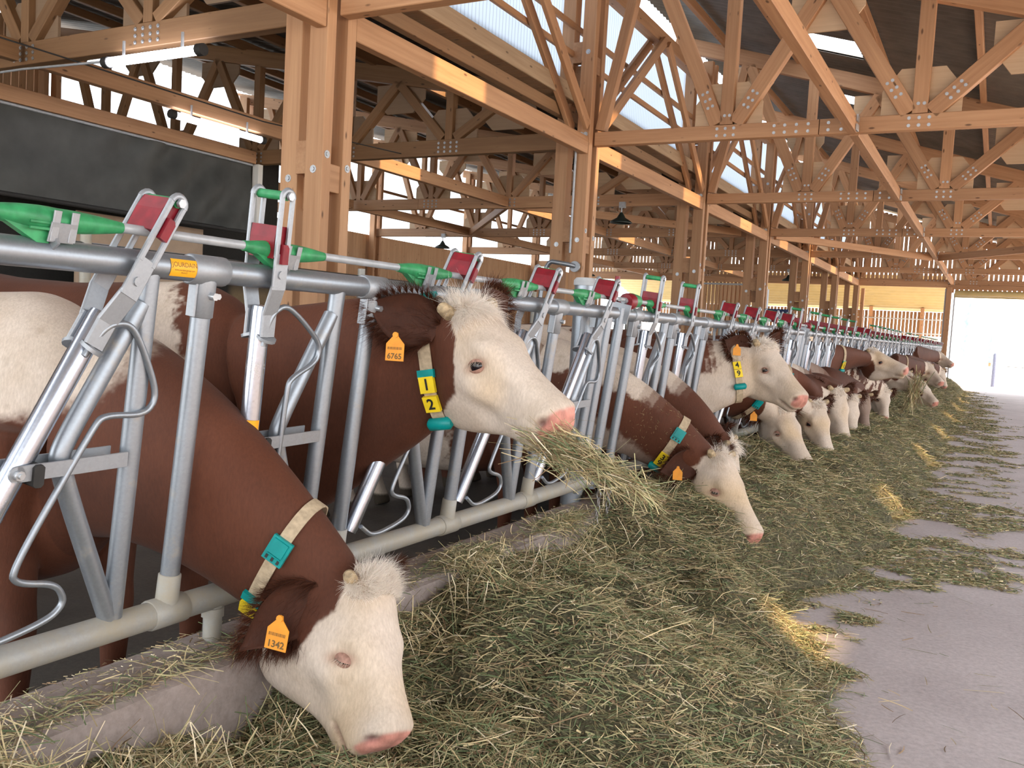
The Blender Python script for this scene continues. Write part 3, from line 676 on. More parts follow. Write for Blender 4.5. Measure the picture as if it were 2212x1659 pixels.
def barrier(states, lean=0):
    """one panel, its start at y = 0"""
    t = empty('feed_barrier', B(2.5, 0), 'x', 'feed barrier', 'headlock panels of the feed barrier'); base = np.array(t.location)
    m = M
    g = G(); g.tube([B(0.02, HL), B(4.93, HL)], .0315, 18); top = g.build('top_rail', m['galv'], t, base)
    g = G(); g.tube([B(0.02, 0), B(4.93, 0)], .035, 18); bot = g.build('bottom_rail', m['galv_dirty'], t, base)
    g = G(); g.tube([B(.02, -.05), B(.02, HL + .03)], .026, 12); g.build('end_tube', m['galv'], t, base)
    g = G(); g.tube([B(4.86, -.06), B(4.86, HL)], .024, 12); g.build('end_tube', m['galv'], t, base)
    g = G(); g.prism([(-.055, -.05), (.045, -.05), (.055, .05), (-.045, .06)], NB, UB, YB, .008, B(.012, HL)); g.build('end_plate', m['cast'], t, base)
    g = G(); g.tube([B(.006, HL, -.005), B(.0075, HL, -.005)], .011, 10); g.build('plate_hole', m['rubber'], t, base)
    g = G(); g.tube([B(-.06, HL + .075, .01), B(4.9, HL + .075, .01)], .0115, 10); rod = g.build('control_rod', m['pipe'], t, base)
    for j in range(7):
        yl = FIRST + PER * j
        g = G(); g.tube([B(yl, .02), B(yl, HL - .02)], .0245, 14); up = g.build('upright', m['galv'], t, base)
        g = G(); g.tube([B(yl - .055, HL), B(yl - .053, HL), B(yl + .053, HL), B(yl + .055, HL)], [.034, .0375, .0375, .034], 16); g.tube([B(yl, HL - .02), B(yl, HL - .115), B(yl, HL - .118)], [.030, .030, .026], 14)
        g.beam(B(yl - .032, HL - .03), B(yl - .032, HL - .115), .03, .007, up=YB); g.build('clamp', m['cast'], up, base)
        g = G(); g.tube([B(yl, HL - .06, .026), B(yl, HL - .06, .046)], .010, 6); g.tube([B(yl + .02, HL - .06, .02), B(yl + .02, HL - .06, .036)], .008, 6); g.build('clamp_bolt', m['bolt'], up, base)
        g = G(); g.tube([B(yl - .055, 0), B(yl - .053, 0), B(yl + .053, 0), B(yl + .055, 0)], [.037, .0395, .0395, .037], 16); g.tube([B(yl, .02), B(yl, .10), B(yl, .103)], [.030, .029, .026], 14); g.build('foot_clamp', m['galv_dirty'], up, base)
    for i, st in enumerate(states):
        yr = FIRST + PER * (i + 1)
        g = G(); g.tube([B(yr - .164, 0.03), B(yr - .164, HL)], .024, 14); v = g.build('fixed_tube', m['galv'], t, base)
        g = G(); g.tube(round_path([B(yr - .178, .80), B(yr - .345, .475), B(yr - .347, .43), B(yr - .176, 0.03)], 3), .0225, 14); g.build('bent_tube', m['galv'], t, base)
        for o in (-.030, .032):
            g = G(); g.beam(B(yr - .462, .432, o), B(yr - .196, .437, o), .005, .036, up=UB, ch=.001); g.tube([B(yr - .462, .432, o - .0025), B(yr - .462, .432, o + .0025)], .018, 12); g.build('flat_bar', m['cast'], v, base)
        g = G(); g.tube([B(yr - .462, .432, .034), B(yr - .462, .432, .046)], .011, 8); g.tube([B(yr - .462, .432, .045), B(yr - .462, .432, .052)], .006, 8); g.build('pivot_bolt', m['bolt'], v, base)
        g = G(); g.beam(B(yr - .418, .425, -.04), B(yr - .418, .425, .042), .024, .05, up=UB); g.build('rubber_stop', m['rubber'], v, base)
        locking_bar(t, yr, st, base, m)
        # green sleeve on the control rod with its trigger, held by a pressed bracket
        yc = yr - .415
        g = G(); g.tube([B(yc + d, HL + .075 - .004 * (1 - abs(d) / .17), .01) for d in np.linspace(-.155, .155, 15)], [.013, .0155, .019, .022, .024, .0255, .026, .0255, .025, .024, .0225, .0205, .018, .015, .0125], 14)
        g.prism([(-.12, -.012), (-.045, -.052), (-.02, -.052), (-.01, -.012)], YB, UB, NB, .026, B(yc, HL + .075, .01))
        for d in (-.045, -.02): g.beam(B(yc - .07, HL + .075 + d * .5, .034), B(yc - .02, HL + .075 + d * .5, .034), .006, .004, up=NB, ch=.001)
        sl = g.build('green_sleeve', m['green'], rod, base)
        g = G()
        for e in (-.018, .022): g.beam(B(yc + e, HL + .03, .034), B(yc + e, HL + .092, .042), .017, .005, up=NB, ch=.002)
        g.beam(B(yc, HL + .028, .03), B(yc, HL + .068, .040), .058, .005, up=NB, ch=.002); g.beam(B(yc - .012, HL + .02, .0), B(yc - .012, HL + .045, .03), .05, .006, up=YB, ch=.001)
        g.build('rod_bracket', m['cast'], rod, base)
    return t
ST = [[0, 0, 0, 0, 1, 0, 0], [1, 1, 0, 0, 0, 0, 1], [1, 1, 1, 1, 1, 0, 0], [1, 1, 1, 1, 1, 1, 1], [0, 0, 1, 0, 0, 1, 0], [0, 1, 1, 0, 0, 1, 0], [1, 1, 0, 0, 0, 0, 0]]
# place i of panel one: 2 = the tilted one at far left, 3 = the upright bar right of it
ST[0] = [0, 0, 0, 1, 0, 0, 0]
LBL = ['headlock panel nearest the camera, with the orange maker sticker on its top rail', 'second headlock panel, starting beyond the round capped post and the hanging chain',
       'third headlock panel, behind the cows with heads lowered in a row', 'fourth headlock panel counted from the camera', 'fifth headlock panel counted from the camera', 'sixth headlock panel counted from the camera', 'farthest headlock panel, ending by the big far door']
made = {}
for i in range(7):
    key = tuple(ST[i]); s0 = -.66 + 5 * i
    o = copy_tree(made[key]) if key in made else barrier(ST[i])
    made.setdefault(key, o); o.location = B(2.5 + s0, 0); o['label'] = LBL[i]
    # red and green unlocking head at the panel start
    if i:
        t = empty('release_handle', B(s0 + .11, HL + .075, .01), 'red unlocking handle with green collar, at the start of the %s panel' % ORD[i], 'handle', 'unlocking handles of the barrier'); b = t.location
        g = G(); g.tube([B(s0 + .10, HL + .075, .01), B(s0 + .19, HL + .075, .01)], [.040, .034], 14); g.build('collar', M['green'], t, b)
        g = G(); g.tube([B(s0 + .03, HL + .065, .01), B(s0 + .045, HL + .065, .01), B(s0 + .10, HL + .07, .01)], [.040, .046, .044], 12); g.beam(B(s0 + .03, HL + .05, -.05), B(s0 + .09, HL + .06, -.05), .03, .05); g.beam(B(s0 + .02, HL + .06, -.045), B(s0 + .015, HL + .19, -.05), .022, .03, up=YB)
        g.build('grip', M['red'], t, b)
        g = G(); g.tube([B(s0 + .0, HL + .07, .01), B(s0 + .05, HL + .07, .01)], .016, 10); g.build('spindle', M['cast'], t, b)
        g = G(); g.tube([B(s0 + .14, HL, .005), B(s0 + .14, HL + .06, .01)], .012, 8); g.build('stem', M['cast'], t, b)
    yp = s0 + 4.95
    g = G(); t = empty('steel_post', (-1.93, yp, .44), 'round capped steel post at the far end of the %s panel' % ORD[i], 'post', 'barrier posts'); b = t.location
    g.tube([(-1.93, yp, .43), (-1.92, yp, 1.60)], .056, 18); g.build('tube', M['galv'], t, b)
    g = G(); g.tube([(-1.92, yp, 1.59), (-1.92, yp, 1.615), (-1.92, yp, 1.63)], [.062, .062, .05], 18); g.build('cap', M['grey_plastic'], t, b)
    g = G(); g.box((-1.86, yp, 1.40), .12, .05, .05); g.box((-1.88, yp, .60), .1, .05, .05); g.build('bracket', M['cast'], t, b)
# a short stub foot under the first panel and the maker's sticker
for k_, y in enumerate((1.745, 6.75, 11.75, 16.75)):
    g = G(); p = B(y, 0); g.tube([(p[0], y, .43), (p[0], y, p[2] - .01)], .026, 12); g.tube([(p[0], y, p[2] - .055), (p[0], y, p[2] - .03)], .031, 12)
    tag(g.build('stub_foot', M['galv_dirty']), 'short steel foot under the bottom rail of the %s panel' % ORD[k_], 'post', 'stub feet on the curb')
def sticker(y0, y1, th0, th1, r, gap, mat, cy, ch):
    g = G(); V = []; F = []
    for i, y in enumerate(np.linspace(y0, y1, 3)):
        for th in np.linspace(th0, th1, 8): V.append(B(y, ch + math.sin(th) * (r + gap), math.cos(th) * (r + gap)))
    for i in range(2):
        for j in range(7): F.append((i * 8 + j, i * 8 + 8 + j, i * 8 + 9 + j, i * 8 + j + 1))
    return g.add(V, F, None, True)
p1 = made[tuple(ST[0])]; base = B(2.5 - .66, 0); off = B(2.5, 0)
st_ = tag(sticker(1.452, 1.532, -.62, .72, .0315, .0012, None, 0, HL).build('sticker', M['sticker'], None, B(1.49, HL, .03)), 'orange sticker with the maker name on the top rail beside the first upright', 'sticker')
for txt, sz, v0 in (('JOURDAIN', .0155, .009), ('www.jourdain-group.com', .0058, -.003), ('FRANCE', .0050, -.0095)):
    V, F = text_geo(txt, sz); g = G()
    wd = V[:, 0].max() - V[:, 0].min(); sc = min(1, .074 / wd)
    VV = [B(1.492 + x * sc, HL + math.sin((y + v0) / .0315) * .0331, math.cos((y + v0) / .0315) * .0331) for x, y, z in V]
    o = g.add(VV, F).build('lettering', M['print_brown'], st_, B(1.49, HL, .03))
g = G(); st2 = sticker(1.80, 1.80, 0, 0, .02, .001, None, 0, 0)
g = G(); V = []; F = []
for i, h in enumerate(np.linspace(.43, .50, 3)):
    for th in np.linspace(-.5, 1.0, 6): V.append(B(1.797 - (h - .46) * .03 + math.sin(th) * .028 * -1, h, math.cos(th) * .028))
for i in range(2):
    for j in range(5): F.append((i * 6 + j, i * 6 + j + 1, i * 6 + 7 + j, i * 6 + 6 + j))
tag(g.add(V, F, None, True).build('sticker', M['sticker'], None, B(1.8, .46)), 'small worn orange sticker on the upright locking bar behind the lowered near cow', 'sticker')
# chain hanging at the panel end
def chain(y, x, z1, z0, lab):
    t = empty('chain', (x, y, z1), lab, 'chain', 'chains at the panel end'); n = int((z1 - z0) / .034)
    for i in range(n):
        c = np.array((x + .006 * math.sin(i * .5), y + .01 * math.sin(i * .3), z1 - i * .034)); g = G(); ang = np.linspace(0, 2 * PI, 13)
        ax = np.array((1, 0, 0)) if i % 2 else np.array((0, 1.0, 0))
        g.tube([c + ax * .010 * math.cos(q) + np.array((0, 0, .021 * math.sin(q))) for q in ang], .0032, 6, caps=False); g.build('link', M['chain'], t, t.location)
chain(4.00, -1.66, .66, .33, 'left of two chains hanging over the curb edge'); chain(4.13, -1.66, .66, .33, 'right of two chains hanging over the curb edge')
# ------------------------------------------------------------------ cows
def sstep(a, b, x): t = np.clip((x - a) / (b - a), 0, 1); return t * t * (3 - 2 * t)
def vnoise(P, seed=0):
    P = np.asarray(P, float); i = np.floor(P).astype(np.int64); f = P - i; f = f * f * (3 - 2 * f)
    def h(a, b, c):
        n = (a * 73856093) ^ (b * 19349663) ^ (c * 83492791) ^ (seed * 2654435761 % 2147483647)
        n = (n ^ (n >> 13)) * 1274126177 & 0x7fffffff; return ((n >> 8) & 0xffff) / 65535.0
    r = 0
    for dx in (0, 1):
        for dy in (0, 1):
            for dz in (0, 1):
                wgt = (f[:, 0] if dx else 1 - f[:, 0]) * (f[:, 1] if dy else 1 - f[:, 1]) * (f[:, 2] if dz else 1 - f[:, 2])
                r = r + wgt * h(i[:, 0] + dx, i[:, 1] + dy, i[:, 2] + dz)
    return r * 2 - 1
def loft(g, rings):
    n = len(rings[0]); V = np.concatenate(rings); m = len(rings)
    F = [(i * n + j, (i + 1) * n + j, (i + 1) * n + (j + 1) % n, i * n + (j + 1) % n) for i in range(m - 1) for j in range(n)]
    F += [tuple(range(n)), tuple(range(m * n - 1, m * n - n - 1, -1))]
    g.add(V, F)
HEAD = np.array([  # s, top, bottom, half width up, half width low
 (-.14, .075, .17, .045, .04), (-.08, .035, .21, .075, .062), (0, .0, .245, .094, .078), (.08, -.010, .282, .104, .088), (.18, -.012, .306, .111, .091),
 (.30, -.006, .316, .116, .089), (.40, .0, .306, .116, .083), (.50, .002, .278, .102, .073), (.60, .004, .243, .086, .061), (.70, .005, .208, .076, .055),
 (.80, .005, .184, .073, .056), (.88, .004, .172, .079, .064), (.94, .008, .163, .082, .067), (.985, .020, .147, .072, .060), (1.012, .043, .124, .046, .040)])
BODY = np.array([  # x, top, bottom, half width (a cow 1.40 m at the withers)
 (.14, 1.14, .78, .08), (.06, 1.24, .62, .17), (-.06, 1.33, .52, .23), (-.2, 1.385, .47, .27), (-.45, 1.375, .43, .31), (-.8, 1.36, .42, .37), (-1.15, 1.37, .46, .37),
 (-1.4, 1.395, .62, .31), (-1.58, 1.375, .86, .24), (-1.70, 1.30, 1.0, .13)])
def strands(g, roots, dirs, lens, wid, cols, curl=.3, droop=.2, seg=4):
    roots = np.asarray(roots, float); n = len(roots); dirs = np.asarray(dirs, float); dirs = dirs / np.linalg.norm(dirs, axis=1)[:, None]
    lens = np.broadcast_to(lens, (n,)); rv = RNG.normal(size=(n, 3)); side = np.cross(dirs, rv); side /= np.linalg.norm(side, axis=1)[:, None]
    bend = RNG.normal(size=(n, 3)) * curl + np.array((0, 0, -droop)); V = np.zeros((n, seg + 1, 2, 3))
    for k in range(seg + 1):
        t = k / seg; c = roots + dirs * (lens * t)[:, None] + bend * (lens * t * t)[:, None]
        ww = wid * (1 - .85 * t); V[:, k, 0] = c - side * ww; V[:, k, 1] = c + side * ww
    idx = np.arange(n * (seg + 1) * 2).reshape(n, seg + 1, 2)
    F = np.stack([idx[:, :-1, 0], idx[:, :-1, 1], idx[:, 1:, 1], idx[:, 1:, 0]], -1).reshape(-1, 4)
    return V.reshape(-1, 3), F, np.repeat(np.asarray(cols, float), (seg + 1) * 2, axis=0)
def raw_mesh(name, V, F, mat, col=None, smooth=True, parent=None, base=None):
    V = np.asarray(V, np.float32); F = np.asarray(F, np.int32)
    if base is not None: V = V - np.asarray(base, np.float32)
    me = bpy.data.meshes.new(name); nv, nf, k = len(V), len(F), F.shape[1]
    me.vertices.add(nv); me.vertices.foreach_set('co', V.ravel()); me.loops.add(nf * k); me.loops.foreach_set('vertex_index', F.ravel())
    me.polygons.add(nf); me.polygons.foreach_set('loop_start', np.arange(0, nf * k, k, dtype=np.int32))
    me.polygons.foreach_set('use_smooth', np.full(nf, smooth)); me.update(calc_edges=True)
    if col is not None:
        ca = me.color_attributes.new('coat', 'FLOAT_COLOR', 'POINT'); ca.data.foreach_set('color', np.concatenate([col, np.ones((nv, 1))], 1).astype(np.float32).ravel())
    me.materials.append(mat); o = bpy.data.objects.new(name, me); COL.objects.link(o)
    if parent is not None: o.parent = parent
    elif base is not None: o.location = base
    return o
WHITE = np.array((.63, .535, .45)); BROWN = np.array((.108, .034, .0155)); DARK = np.array((.085, .026, .014)); PINK = np.array((.60, .27, .215))

def cow(label, poll, a, v, S, fwd, L=.52, voxel=.007, coat=None, ears=None, eye_open=1, collar=None, tagno=None, forelock=900, hornup=.5, neck_mid=None, deep=1.16, wide=1.0, es=.40, edp=.079, comb=None, locklen=1.0, chaff=0, group='cows at the feed barrier', nw=1.0, nd_=1.0, hs=1.0):
    poll, S, fwd = np.asarray(poll, float), np.asarray(S, float), nrm(fwd)
    a = nrm(a); v = np.asarray(v, float); v = nrm(v - a * (v @ a)); lat = np.cross(v, a); k = L / .52
    up = np.array((0, 0, 1.0)); bl = np.cross(up, fwd)          # body: left
    near = -1
    kd = k * deep; kw = k * wide; hp = lambda s, d, w_: poll + a * s * L - v * d * kd + lat * w_ * kw
    g = G(); th = np.linspace(0, 2 * PI, 40, endpoint=False)
    # head
    rings = []
    for s in np.linspace(-.14, 1.012, 40):
        tp, bt, wu, wl = [np.interp(s, HEAD[:, 0], HEAD[:, q]) for q in range(1, 5)]
        c, sn = np.cos(th), np.sin(th); h = np.sign(c) * np.abs(c) ** .8
        fr = (h + 1) / 2; w_ = (wl + (wu - wl) * sstep(.15, .75, fr)) * np.sign(sn) * np.abs(sn) ** .72
        d = (tp + bt) / 2 - h * (bt - tp) / 2
        rings.append(np.array([hp(s, dd, ww) for dd, ww in zip(d, w_)]))
    loft(g, rings)
    # neck
    N0 = hp(.06, .125, 0); Cn = S + fwd * .34 * np.linalg.norm(N0 - S) + up * .06 if neck_mid is None else np.asarray(neck_mid, float)
    nr = []; npath = []; T_ = np.linspace(0, 1, 26)
    for t in T_:
        P = S * (1 - t) ** 2 + Cn * 2 * t * (1 - t) + N0 * t * t; dT = nrm((Cn - S) * (1 - t) + (N0 - Cn) * t)
        l = nrm(bl * (1 - t) + lat * t); l = nrm(l - dT * (l @ dT)); u = np.cross(dT, l)
        w_ = nw * np.interp(t, (0, .3, .65, 1), (.20, .145, .105, .085)); hu = np.interp(t, (0, .3, .65, 1), (.27, .21, .165, .125)); hd = np.interp(t, (0, .3, .65, 1), (.37, .32, .25, .17)) * nd_
        c, sn = np.cos(th), np.sin(th)
        nr.append(P + np.outer(np.where(c > 0, hu, hd) * np.sign(c) * np.abs(c) ** .95, u) + np.outer(w_ * np.sign(sn) * np.abs(sn) ** .9, l)); npath.append((P, dT, u, l))
    loft(g, nr)
    # trunk, legs, tail
    O = np.array((S[0], S[1], 0)) - fwd * .12
    bp = lambda x, y, z: O + fwd * x + bl * y + up * z * hs
    rings = []
    for x in np.linspace(.14, -1.70, 26):
        tp, bt, w_ = [np.interp(x, BODY[::-1, 0], BODY[::-1, q]) for q in (1, 2, 3)]
        c, sn = np.cos(th), np.sin(th); rings.append(np.array([bp(x, ww, zz) for ww, zz in zip(w_ * .87 * np.sign(sn) * np.abs(sn) ** .85, (tp + bt) / 2 + (tp - bt) / 2 * np.sign(c) * np.abs(c) ** .85)]))
    loft(g, rings)
    for sy in (-1, 1):
        for pts in ([(-.06, .17, 1.0, .13), (-.10, .18, .74, .095), (-.06, .17, .46, .058), (-.05, .17, .40, .056), (-.06, .17, .16, .038), (-.03, .17, .10, .048), (-.01, .17, .03, .062), (0, .17, .0, .066)],
                    [(-1.42, .17, 1.0, .17), (-1.38, .19, .76, .13), (-1.52, .18, .54, .066), (-1.56, .17, .48, .060), (-1.52, .16, .20, .042), (-1.49, .16, .11, .05), (-1.46, .16, .03, .062), (-1.45, .16, .0, .066)]):
            g.tube([bp(x, y * sy, z) for x, y, z, r in pts], [r for *_, r in pts], 16)
    g.tube(round_path([bp(-1.60, 0, 1.30), bp(-1.76, 0, 1.28), bp(-1.80, .02, .9), bp(-1.76, .02, .45)], 2), .028, 8)
    me = bpy.data.meshes.new('tmp'); me.from_pydata(np.concatenate(g.v).tolist(), [], g.f); ob = bpy.data.objects.new('tmp', me); COL.objects.link(ob)
    md = ob.modifiers.new('r', 'REMESH'); md.mode = 'VOXEL'; md.voxel_size = voxel; md.adaptivity = 0
    dg = bpy.context.evaluated_depsgraph_get(); e = bpy.data.meshes.new_from_object(ob.evaluated_get(dg))
    nv = len(e.vertices); V = np.zeros(nv * 3, np.float32); e.vertices.foreach_get('co', V); V = V.reshape(-1, 3).astype(float)
    F = np.array([p.vertices[:] for p in e.polygons if len(p.vertices) == 4], np.int32)
    ed = np.zeros(len(e.edges) * 2, np.int32); e.edges.foreach_get('vertices', ed); ed = ed.reshape(-1, 2)
    bpy.data.objects.remove(ob); bpy.data.meshes.remove(me); bpy.data.meshes.remove(e)
    deg = np.bincount(ed.ravel(), minlength=nv).astype(float)[:, None] + 1e-9
    def lap(X):
        s = np.zeros_like(X)
        for q in range(3): s[:, q] = np.bincount(ed[:, 0], X[ed[:, 1], q], nv) + np.bincount(ed[:, 1], X[ed[:, 0], q], nv)
        return s / deg
    hl = lambda X: ((X - poll) @ a / L, -(X - poll) @ v / kd, (X - poll) @ lat / kw)
    s, d, w_ = hl(V)
    soft = np.where((s > .12) & (s < 1.1) & (d > -.1) & (d < .35) & (np.abs(w_) < .2), .35, 1.0)[:, None]
    it = max(5, int(.05 / voxel) + 2)
    for i in range(it * 2): V = V + (lap(V) - V) * .6 * (soft if i > 3 else 1)
    def normals(X):
        n = np.cross(X[F[:, 2]] - X[F[:, 0]], X[F[:, 3]] - X[F[:, 1]]); N = np.zeros_like(X)
        for q in range(4):
            for c in range(3): N[:, c] += np.bincount(F[:, q], n[:, c], nv)
        return N / (np.linalg.norm(N, axis=1)[:, None] + 1e-12)
    N = normals(V)
    if (N[np.argmax(V[:, 2])] @ up) < 0: N = -N; F = F[:, ::-1]
    # carve the face
    s, d, w_ = hl(V); aw = np.abs(w_); inh = (s > -.15) & (s < 1.1) & (d > -.08) & (d < .36) & (aw < .2)
    side = sstep(.02, .045, aw)
    D = np.zeros(nv)
    e2 = ((s - es) / .080) ** 2 + ((d - edp) / .034) ** 2; D -= .014 * np.exp(-e2 * 1.4) * side
    D += .016 * np.exp(-(((s - es + .03) / .090) ** 2 + ((d - edp + .043) / .022) ** 2)) * side
    D += .010 * np.exp(-(((s - es - .07) / .11) ** 2 + ((d - .125) / .028) ** 2)) * side
    D -= .012 * np.exp(-(((s - es - .22) / .10) ** 2 + ((d - .075) / .04) ** 2)) * side
    D += .012 * np.exp(-(((s - .27) / .14) ** 2 + ((d - .21) / .07) ** 2)) * side
    D -= .014 * np.exp(-(((s - .60) / .10) ** 2 + ((d - .165) / .035) ** 2)) * side
    mw = voxel * .9 + .001
    dm = .122 + .02 * sstep(.92, .76, s); D -= .013 * np.exp(-((d - dm) / mw) ** 2) * sstep(.755, .80, s) * (s < 1.08)
    D += .006 * np.exp(-(((s - .86) / .06) ** 2 + ((d - .10) / .02) ** 2)) * side
    q2 = (((s - .952) + (d - .052) * .30) / .030) ** 2 + ((d - .052) / .018) ** 2; nos = np.exp(-q2 * .9) * sstep(.022, .036, aw)
    D -= .020 * nos; D += .006 * np.exp(-(((s - .925) / .03) ** 2 + ((d - .045) / .03) ** 2)) * side
    D -= .007 * np.exp(-(w_ / .012) ** 2 - ((s - 1.0) / .05) ** 2)
    V = V + N * (D * inh * k)[:, None]
    for i in range(1): V = V + (lap(V) - V) * .25
    N = normals(V); N = N if (N[np.argmax(V[:, 2])] @ up) > 0 else -N
    # ---- colours
    s, d, w_ = hl(V); aw = np.abs(w_)
    nP = np.array([p[0] for p in npath]); dd = np.full(nv, 9.0); ti = np.zeros(nv, int)
    for i in range(len(nP)):
        q = np.linalg.norm(V - nP[i], axis=1); m_ = q < dd; dd[m_] = q[m_]; ti[m_] = i
    t = T_[ti]; npu = np.array([p[2] for p in npath])[ti]; npl = np.array([p[3] for p in npath])[ti]
    nu = ((V - nP[ti]) * npu).sum(1); nl = ((V - nP[ti]) * npl).sum(1)
    bx = (V - O) @ fwd; by = (V - O) @ bl; bz = V[:, 2]
    wob = vnoise(V * 16, 3) * .5 + vnoise(V * 45, 5) * .3 + vnoise(V * 130, 7) * .22
    headm = sstep(-.06, .02, s - .0) * (inh) * sstep(.0, .03, s + (d > .30) * .0 + .02)
    ctx = dict(s=s, d=d, w=w_, aw=aw, t=t, nu=nu, nl=nl, bx=bx, by=by, bz=bz, wob=wob, near=(w_ < 0), np=np)
    wh, wn, wb = coat(ctx) if coat else (sstep(.10, .14, s + wob * .04), np.zeros(nv), np.zeros(nv))
    neckm = (bx > .02)
    white = np.where(inh & (s > -.02), wh, np.where(neckm | (dd < .2), wn, wb)); white = np.clip(white, 0, 1)
    hoof = sstep(.09, .07, bz) * (bx < .3) * (dd > .3)
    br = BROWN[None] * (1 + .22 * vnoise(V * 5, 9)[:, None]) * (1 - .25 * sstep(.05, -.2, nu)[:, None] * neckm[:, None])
    wt = WHITE[None] * (1 + .05 * vnoise(V * 9, 2)[:, None]); tan = np.clip(vnoise(V * 6, 21) * 1.3 - .15, 0, 1)[:, None] * np.array((.0, .06, .14)) * .9; wt = wt - tan * inh[:, None]
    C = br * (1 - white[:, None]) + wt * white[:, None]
    pk = sstep(.935, .962, s - .55 * np.maximum(0, d - .075) - .35 * np.maximum(0, .03 - d) + wob * .010) * sstep(.104, .086, d) * inh
    C = C * (1 - pk[:, None]) + PINK * (1 + .25 * vnoise(V * 60, 4)[:, None]) * pk[:, None]
    nz = np.clip(nos * 1.3 - .2, 0, 1) * inh; C = C * (1 - nz[:, None] * .8) + np.array((.12, .025, .028)) * nz[:, None] * .8
    e_p, e_q = (s - es) * .52, -(d - edp); el = np.exp(-((((e_p * .64 + e_q * .77) / .037) ** 2 + ((-e_p * .77 + e_q * .64) / .021) ** 2)) ** 2) * inh * (aw > .05)
    C = C * (1 - el[:, None] * .75) + np.array((.40, .235, .165)) * el[:, None] * .7
    ml = np.exp(-((d - dm_(s)) / .006) ** 2) * sstep(.77, .82, s) * inh; C = C * (1 - ml[:, None] * .6) + np.array((.20, .09, .07)) * ml[:, None] * .6
    dirt = np.clip(vnoise(V * 22, 31) * .8 + vnoise(V * 60, 33) * .6 - .45, 0, 1)[:, None] * white[:, None] * .45; C = C * (1 - dirt) + np.array((.28, .20, .12)) * dirt
    C = C * (1 - hoof[:, None]) + np.array((.06, .045, .03)) * hoof[:, None]; C = np.clip(C, .004, 1)
    # ---- ears, joined to the body mesh
    ears = ears or {}
    VV, FF, CC = [V], [F], [C]; off = nv; earinfo = {}
    hg_roots, hg_dirs, hg_len, hg_col = [], [], [], []
    for sg in (-1, 1):
        ed_ = ears.get(sg, (-.35, -.15, .85)); e_ = nrm(a * ed_[0] + v * ed_[1] + lat * sg * ed_[2])
        op = ears.get('open%d' % sg, None); n_ = nrm(np.asarray(op, float) if op is not None else (a * .75 + v * .55 + lat * sg * .2)); n_ = nrm(n_ - e_ * (n_ @ e_)); t_ = np.cross(e_, n_)
        b0_ = hp(.045, .085, sg * .098); EL = .225 * k * ears.get('size', 1.0); nu_, nv_ = 16, 11; P = np.zeros((2, nu_, nv_, 3))
        for i in range(nu_):
            u_ = i / (nu_ - 1); W = (.028 + .054 * math.sin(PI * min(1, u_ ** .75)) ** .9) * (1 - u_ ** 5) * k + .002
            for j in range(nv_):
                q = -1 + 2 * j / (nv_ - 1); cup = -.028 * (1 - q * q) * math.sin(PI * min(.98, u_ * .9 + .08)) * k
                c = b0_ + e_ * (EL * u_) + t_ * (W * q) + n_ * cup + np.array((0, 0, -.03 * u_ * u_ * k))
                for l_ in (0, 1): P[l_, i, j] = c - n_ * (.011 * (1 - .8 * q * q) * (1 - .6 * u_) * l_)
        idx = np.arange(2 * nu_ * nv_).reshape(2, nu_, nv_) + off; f_ = []
        for l_ in (0, 1):
            A = idx[l_]; qd = np.stack([A[:-1, :-1], A[1:, :-1], A[1:, 1:], A[:-1, 1:]], -1).reshape(-1, 4); f_.append(qd if l_ else qd[:, ::-1])
        for A, Bx in ((idx[0][:, 0], idx[1][:, 0]), (idx[0][:, -1], idx[1][:, -1])): f_.append(np.stack([A[:-1], A[1:], Bx[1:], Bx[:-1]], -1))
        Pv = P.reshape(-1, 3); ecol = ears.get('col%d' % sg, BROWN * .58); cc = np.tile(np.asarray(ecol, float), (len(Pv), 1)) * (1 + .2 * vnoise(Pv * 30, 1)[:, None]); VV.append(Pv); FF.append(np.concatenate(f_)); CC.append(cc); off += len(Pv)
        earinfo[sg] = (b0_, e_, n_, t_, EL)
        m_ = int(forelock * 3.2); rr = RNG.random((m_, 2)); ii = (rr[:, 0] * (nu_ - 1)).astype(int); jj = np.where(RNG.random(m_) < .55, np.where(RNG.random(m_) < .5, 0, nv_ - 1), (rr[:, 1] * (nv_ - 1)).astype(int))
        hg_roots.append(P[1, ii, jj]); hg_dirs.append(e_ * .9 + (P[1, ii, jj] - P[1, ii, nv_ // 2]) * 14 + RNG.normal(size=(m_, 3)) * .25); hg_len.append((.022 + .042 * RNG.random(m_)) * k); hg_col.append(np.tile(np.asarray(ecol), (m_, 1)) * (.8 + 1.9 * RNG.random((m_, 1)) ** 2))
    loc = np.array((S[0], S[1], 0))
    t_obj = empty('cow', loc, label, 'cow', group)
    raw_mesh('body', np.concatenate(VV), np.concatenate(FF), M['coat'], np.concatenate(CC), True, t_obj, loc)
    # ---- forelock
    if forelock:
        top = np.where(inh & (s > -.05) & (s < .17) & (d < .05) & (aw < .085) & (white > .5))[0]
        if len(top) > 10:
            m_ = int(forelock * 3.5); pick = RNG.choice(top, m_); R_ = V[pick]; s_ = s[pick]
            hg_roots.append(R_); nf = np.stack([vnoise(R_ * 28, 70 + q) for q in range(3)], 1); hg_dirs.append((N[pick] * .45 + (a * (1.35 * sstep(.0, .07, s_) - .6)[:, None] if comb is None else np.asarray(comb, float)[None])) + nf * .9 + RNG.normal(size=(m_, 3)) * .12); hg_len.append((.03 + .06 * RNG.random(m_) * sstep(.19, .04, s_)) * k * locklen); hg_col.append(np.tile(WHITE * (1.38, 1.52, 1.66), (m_, 1)) * (.9 + .3 * RNG.random((m_, 1))))
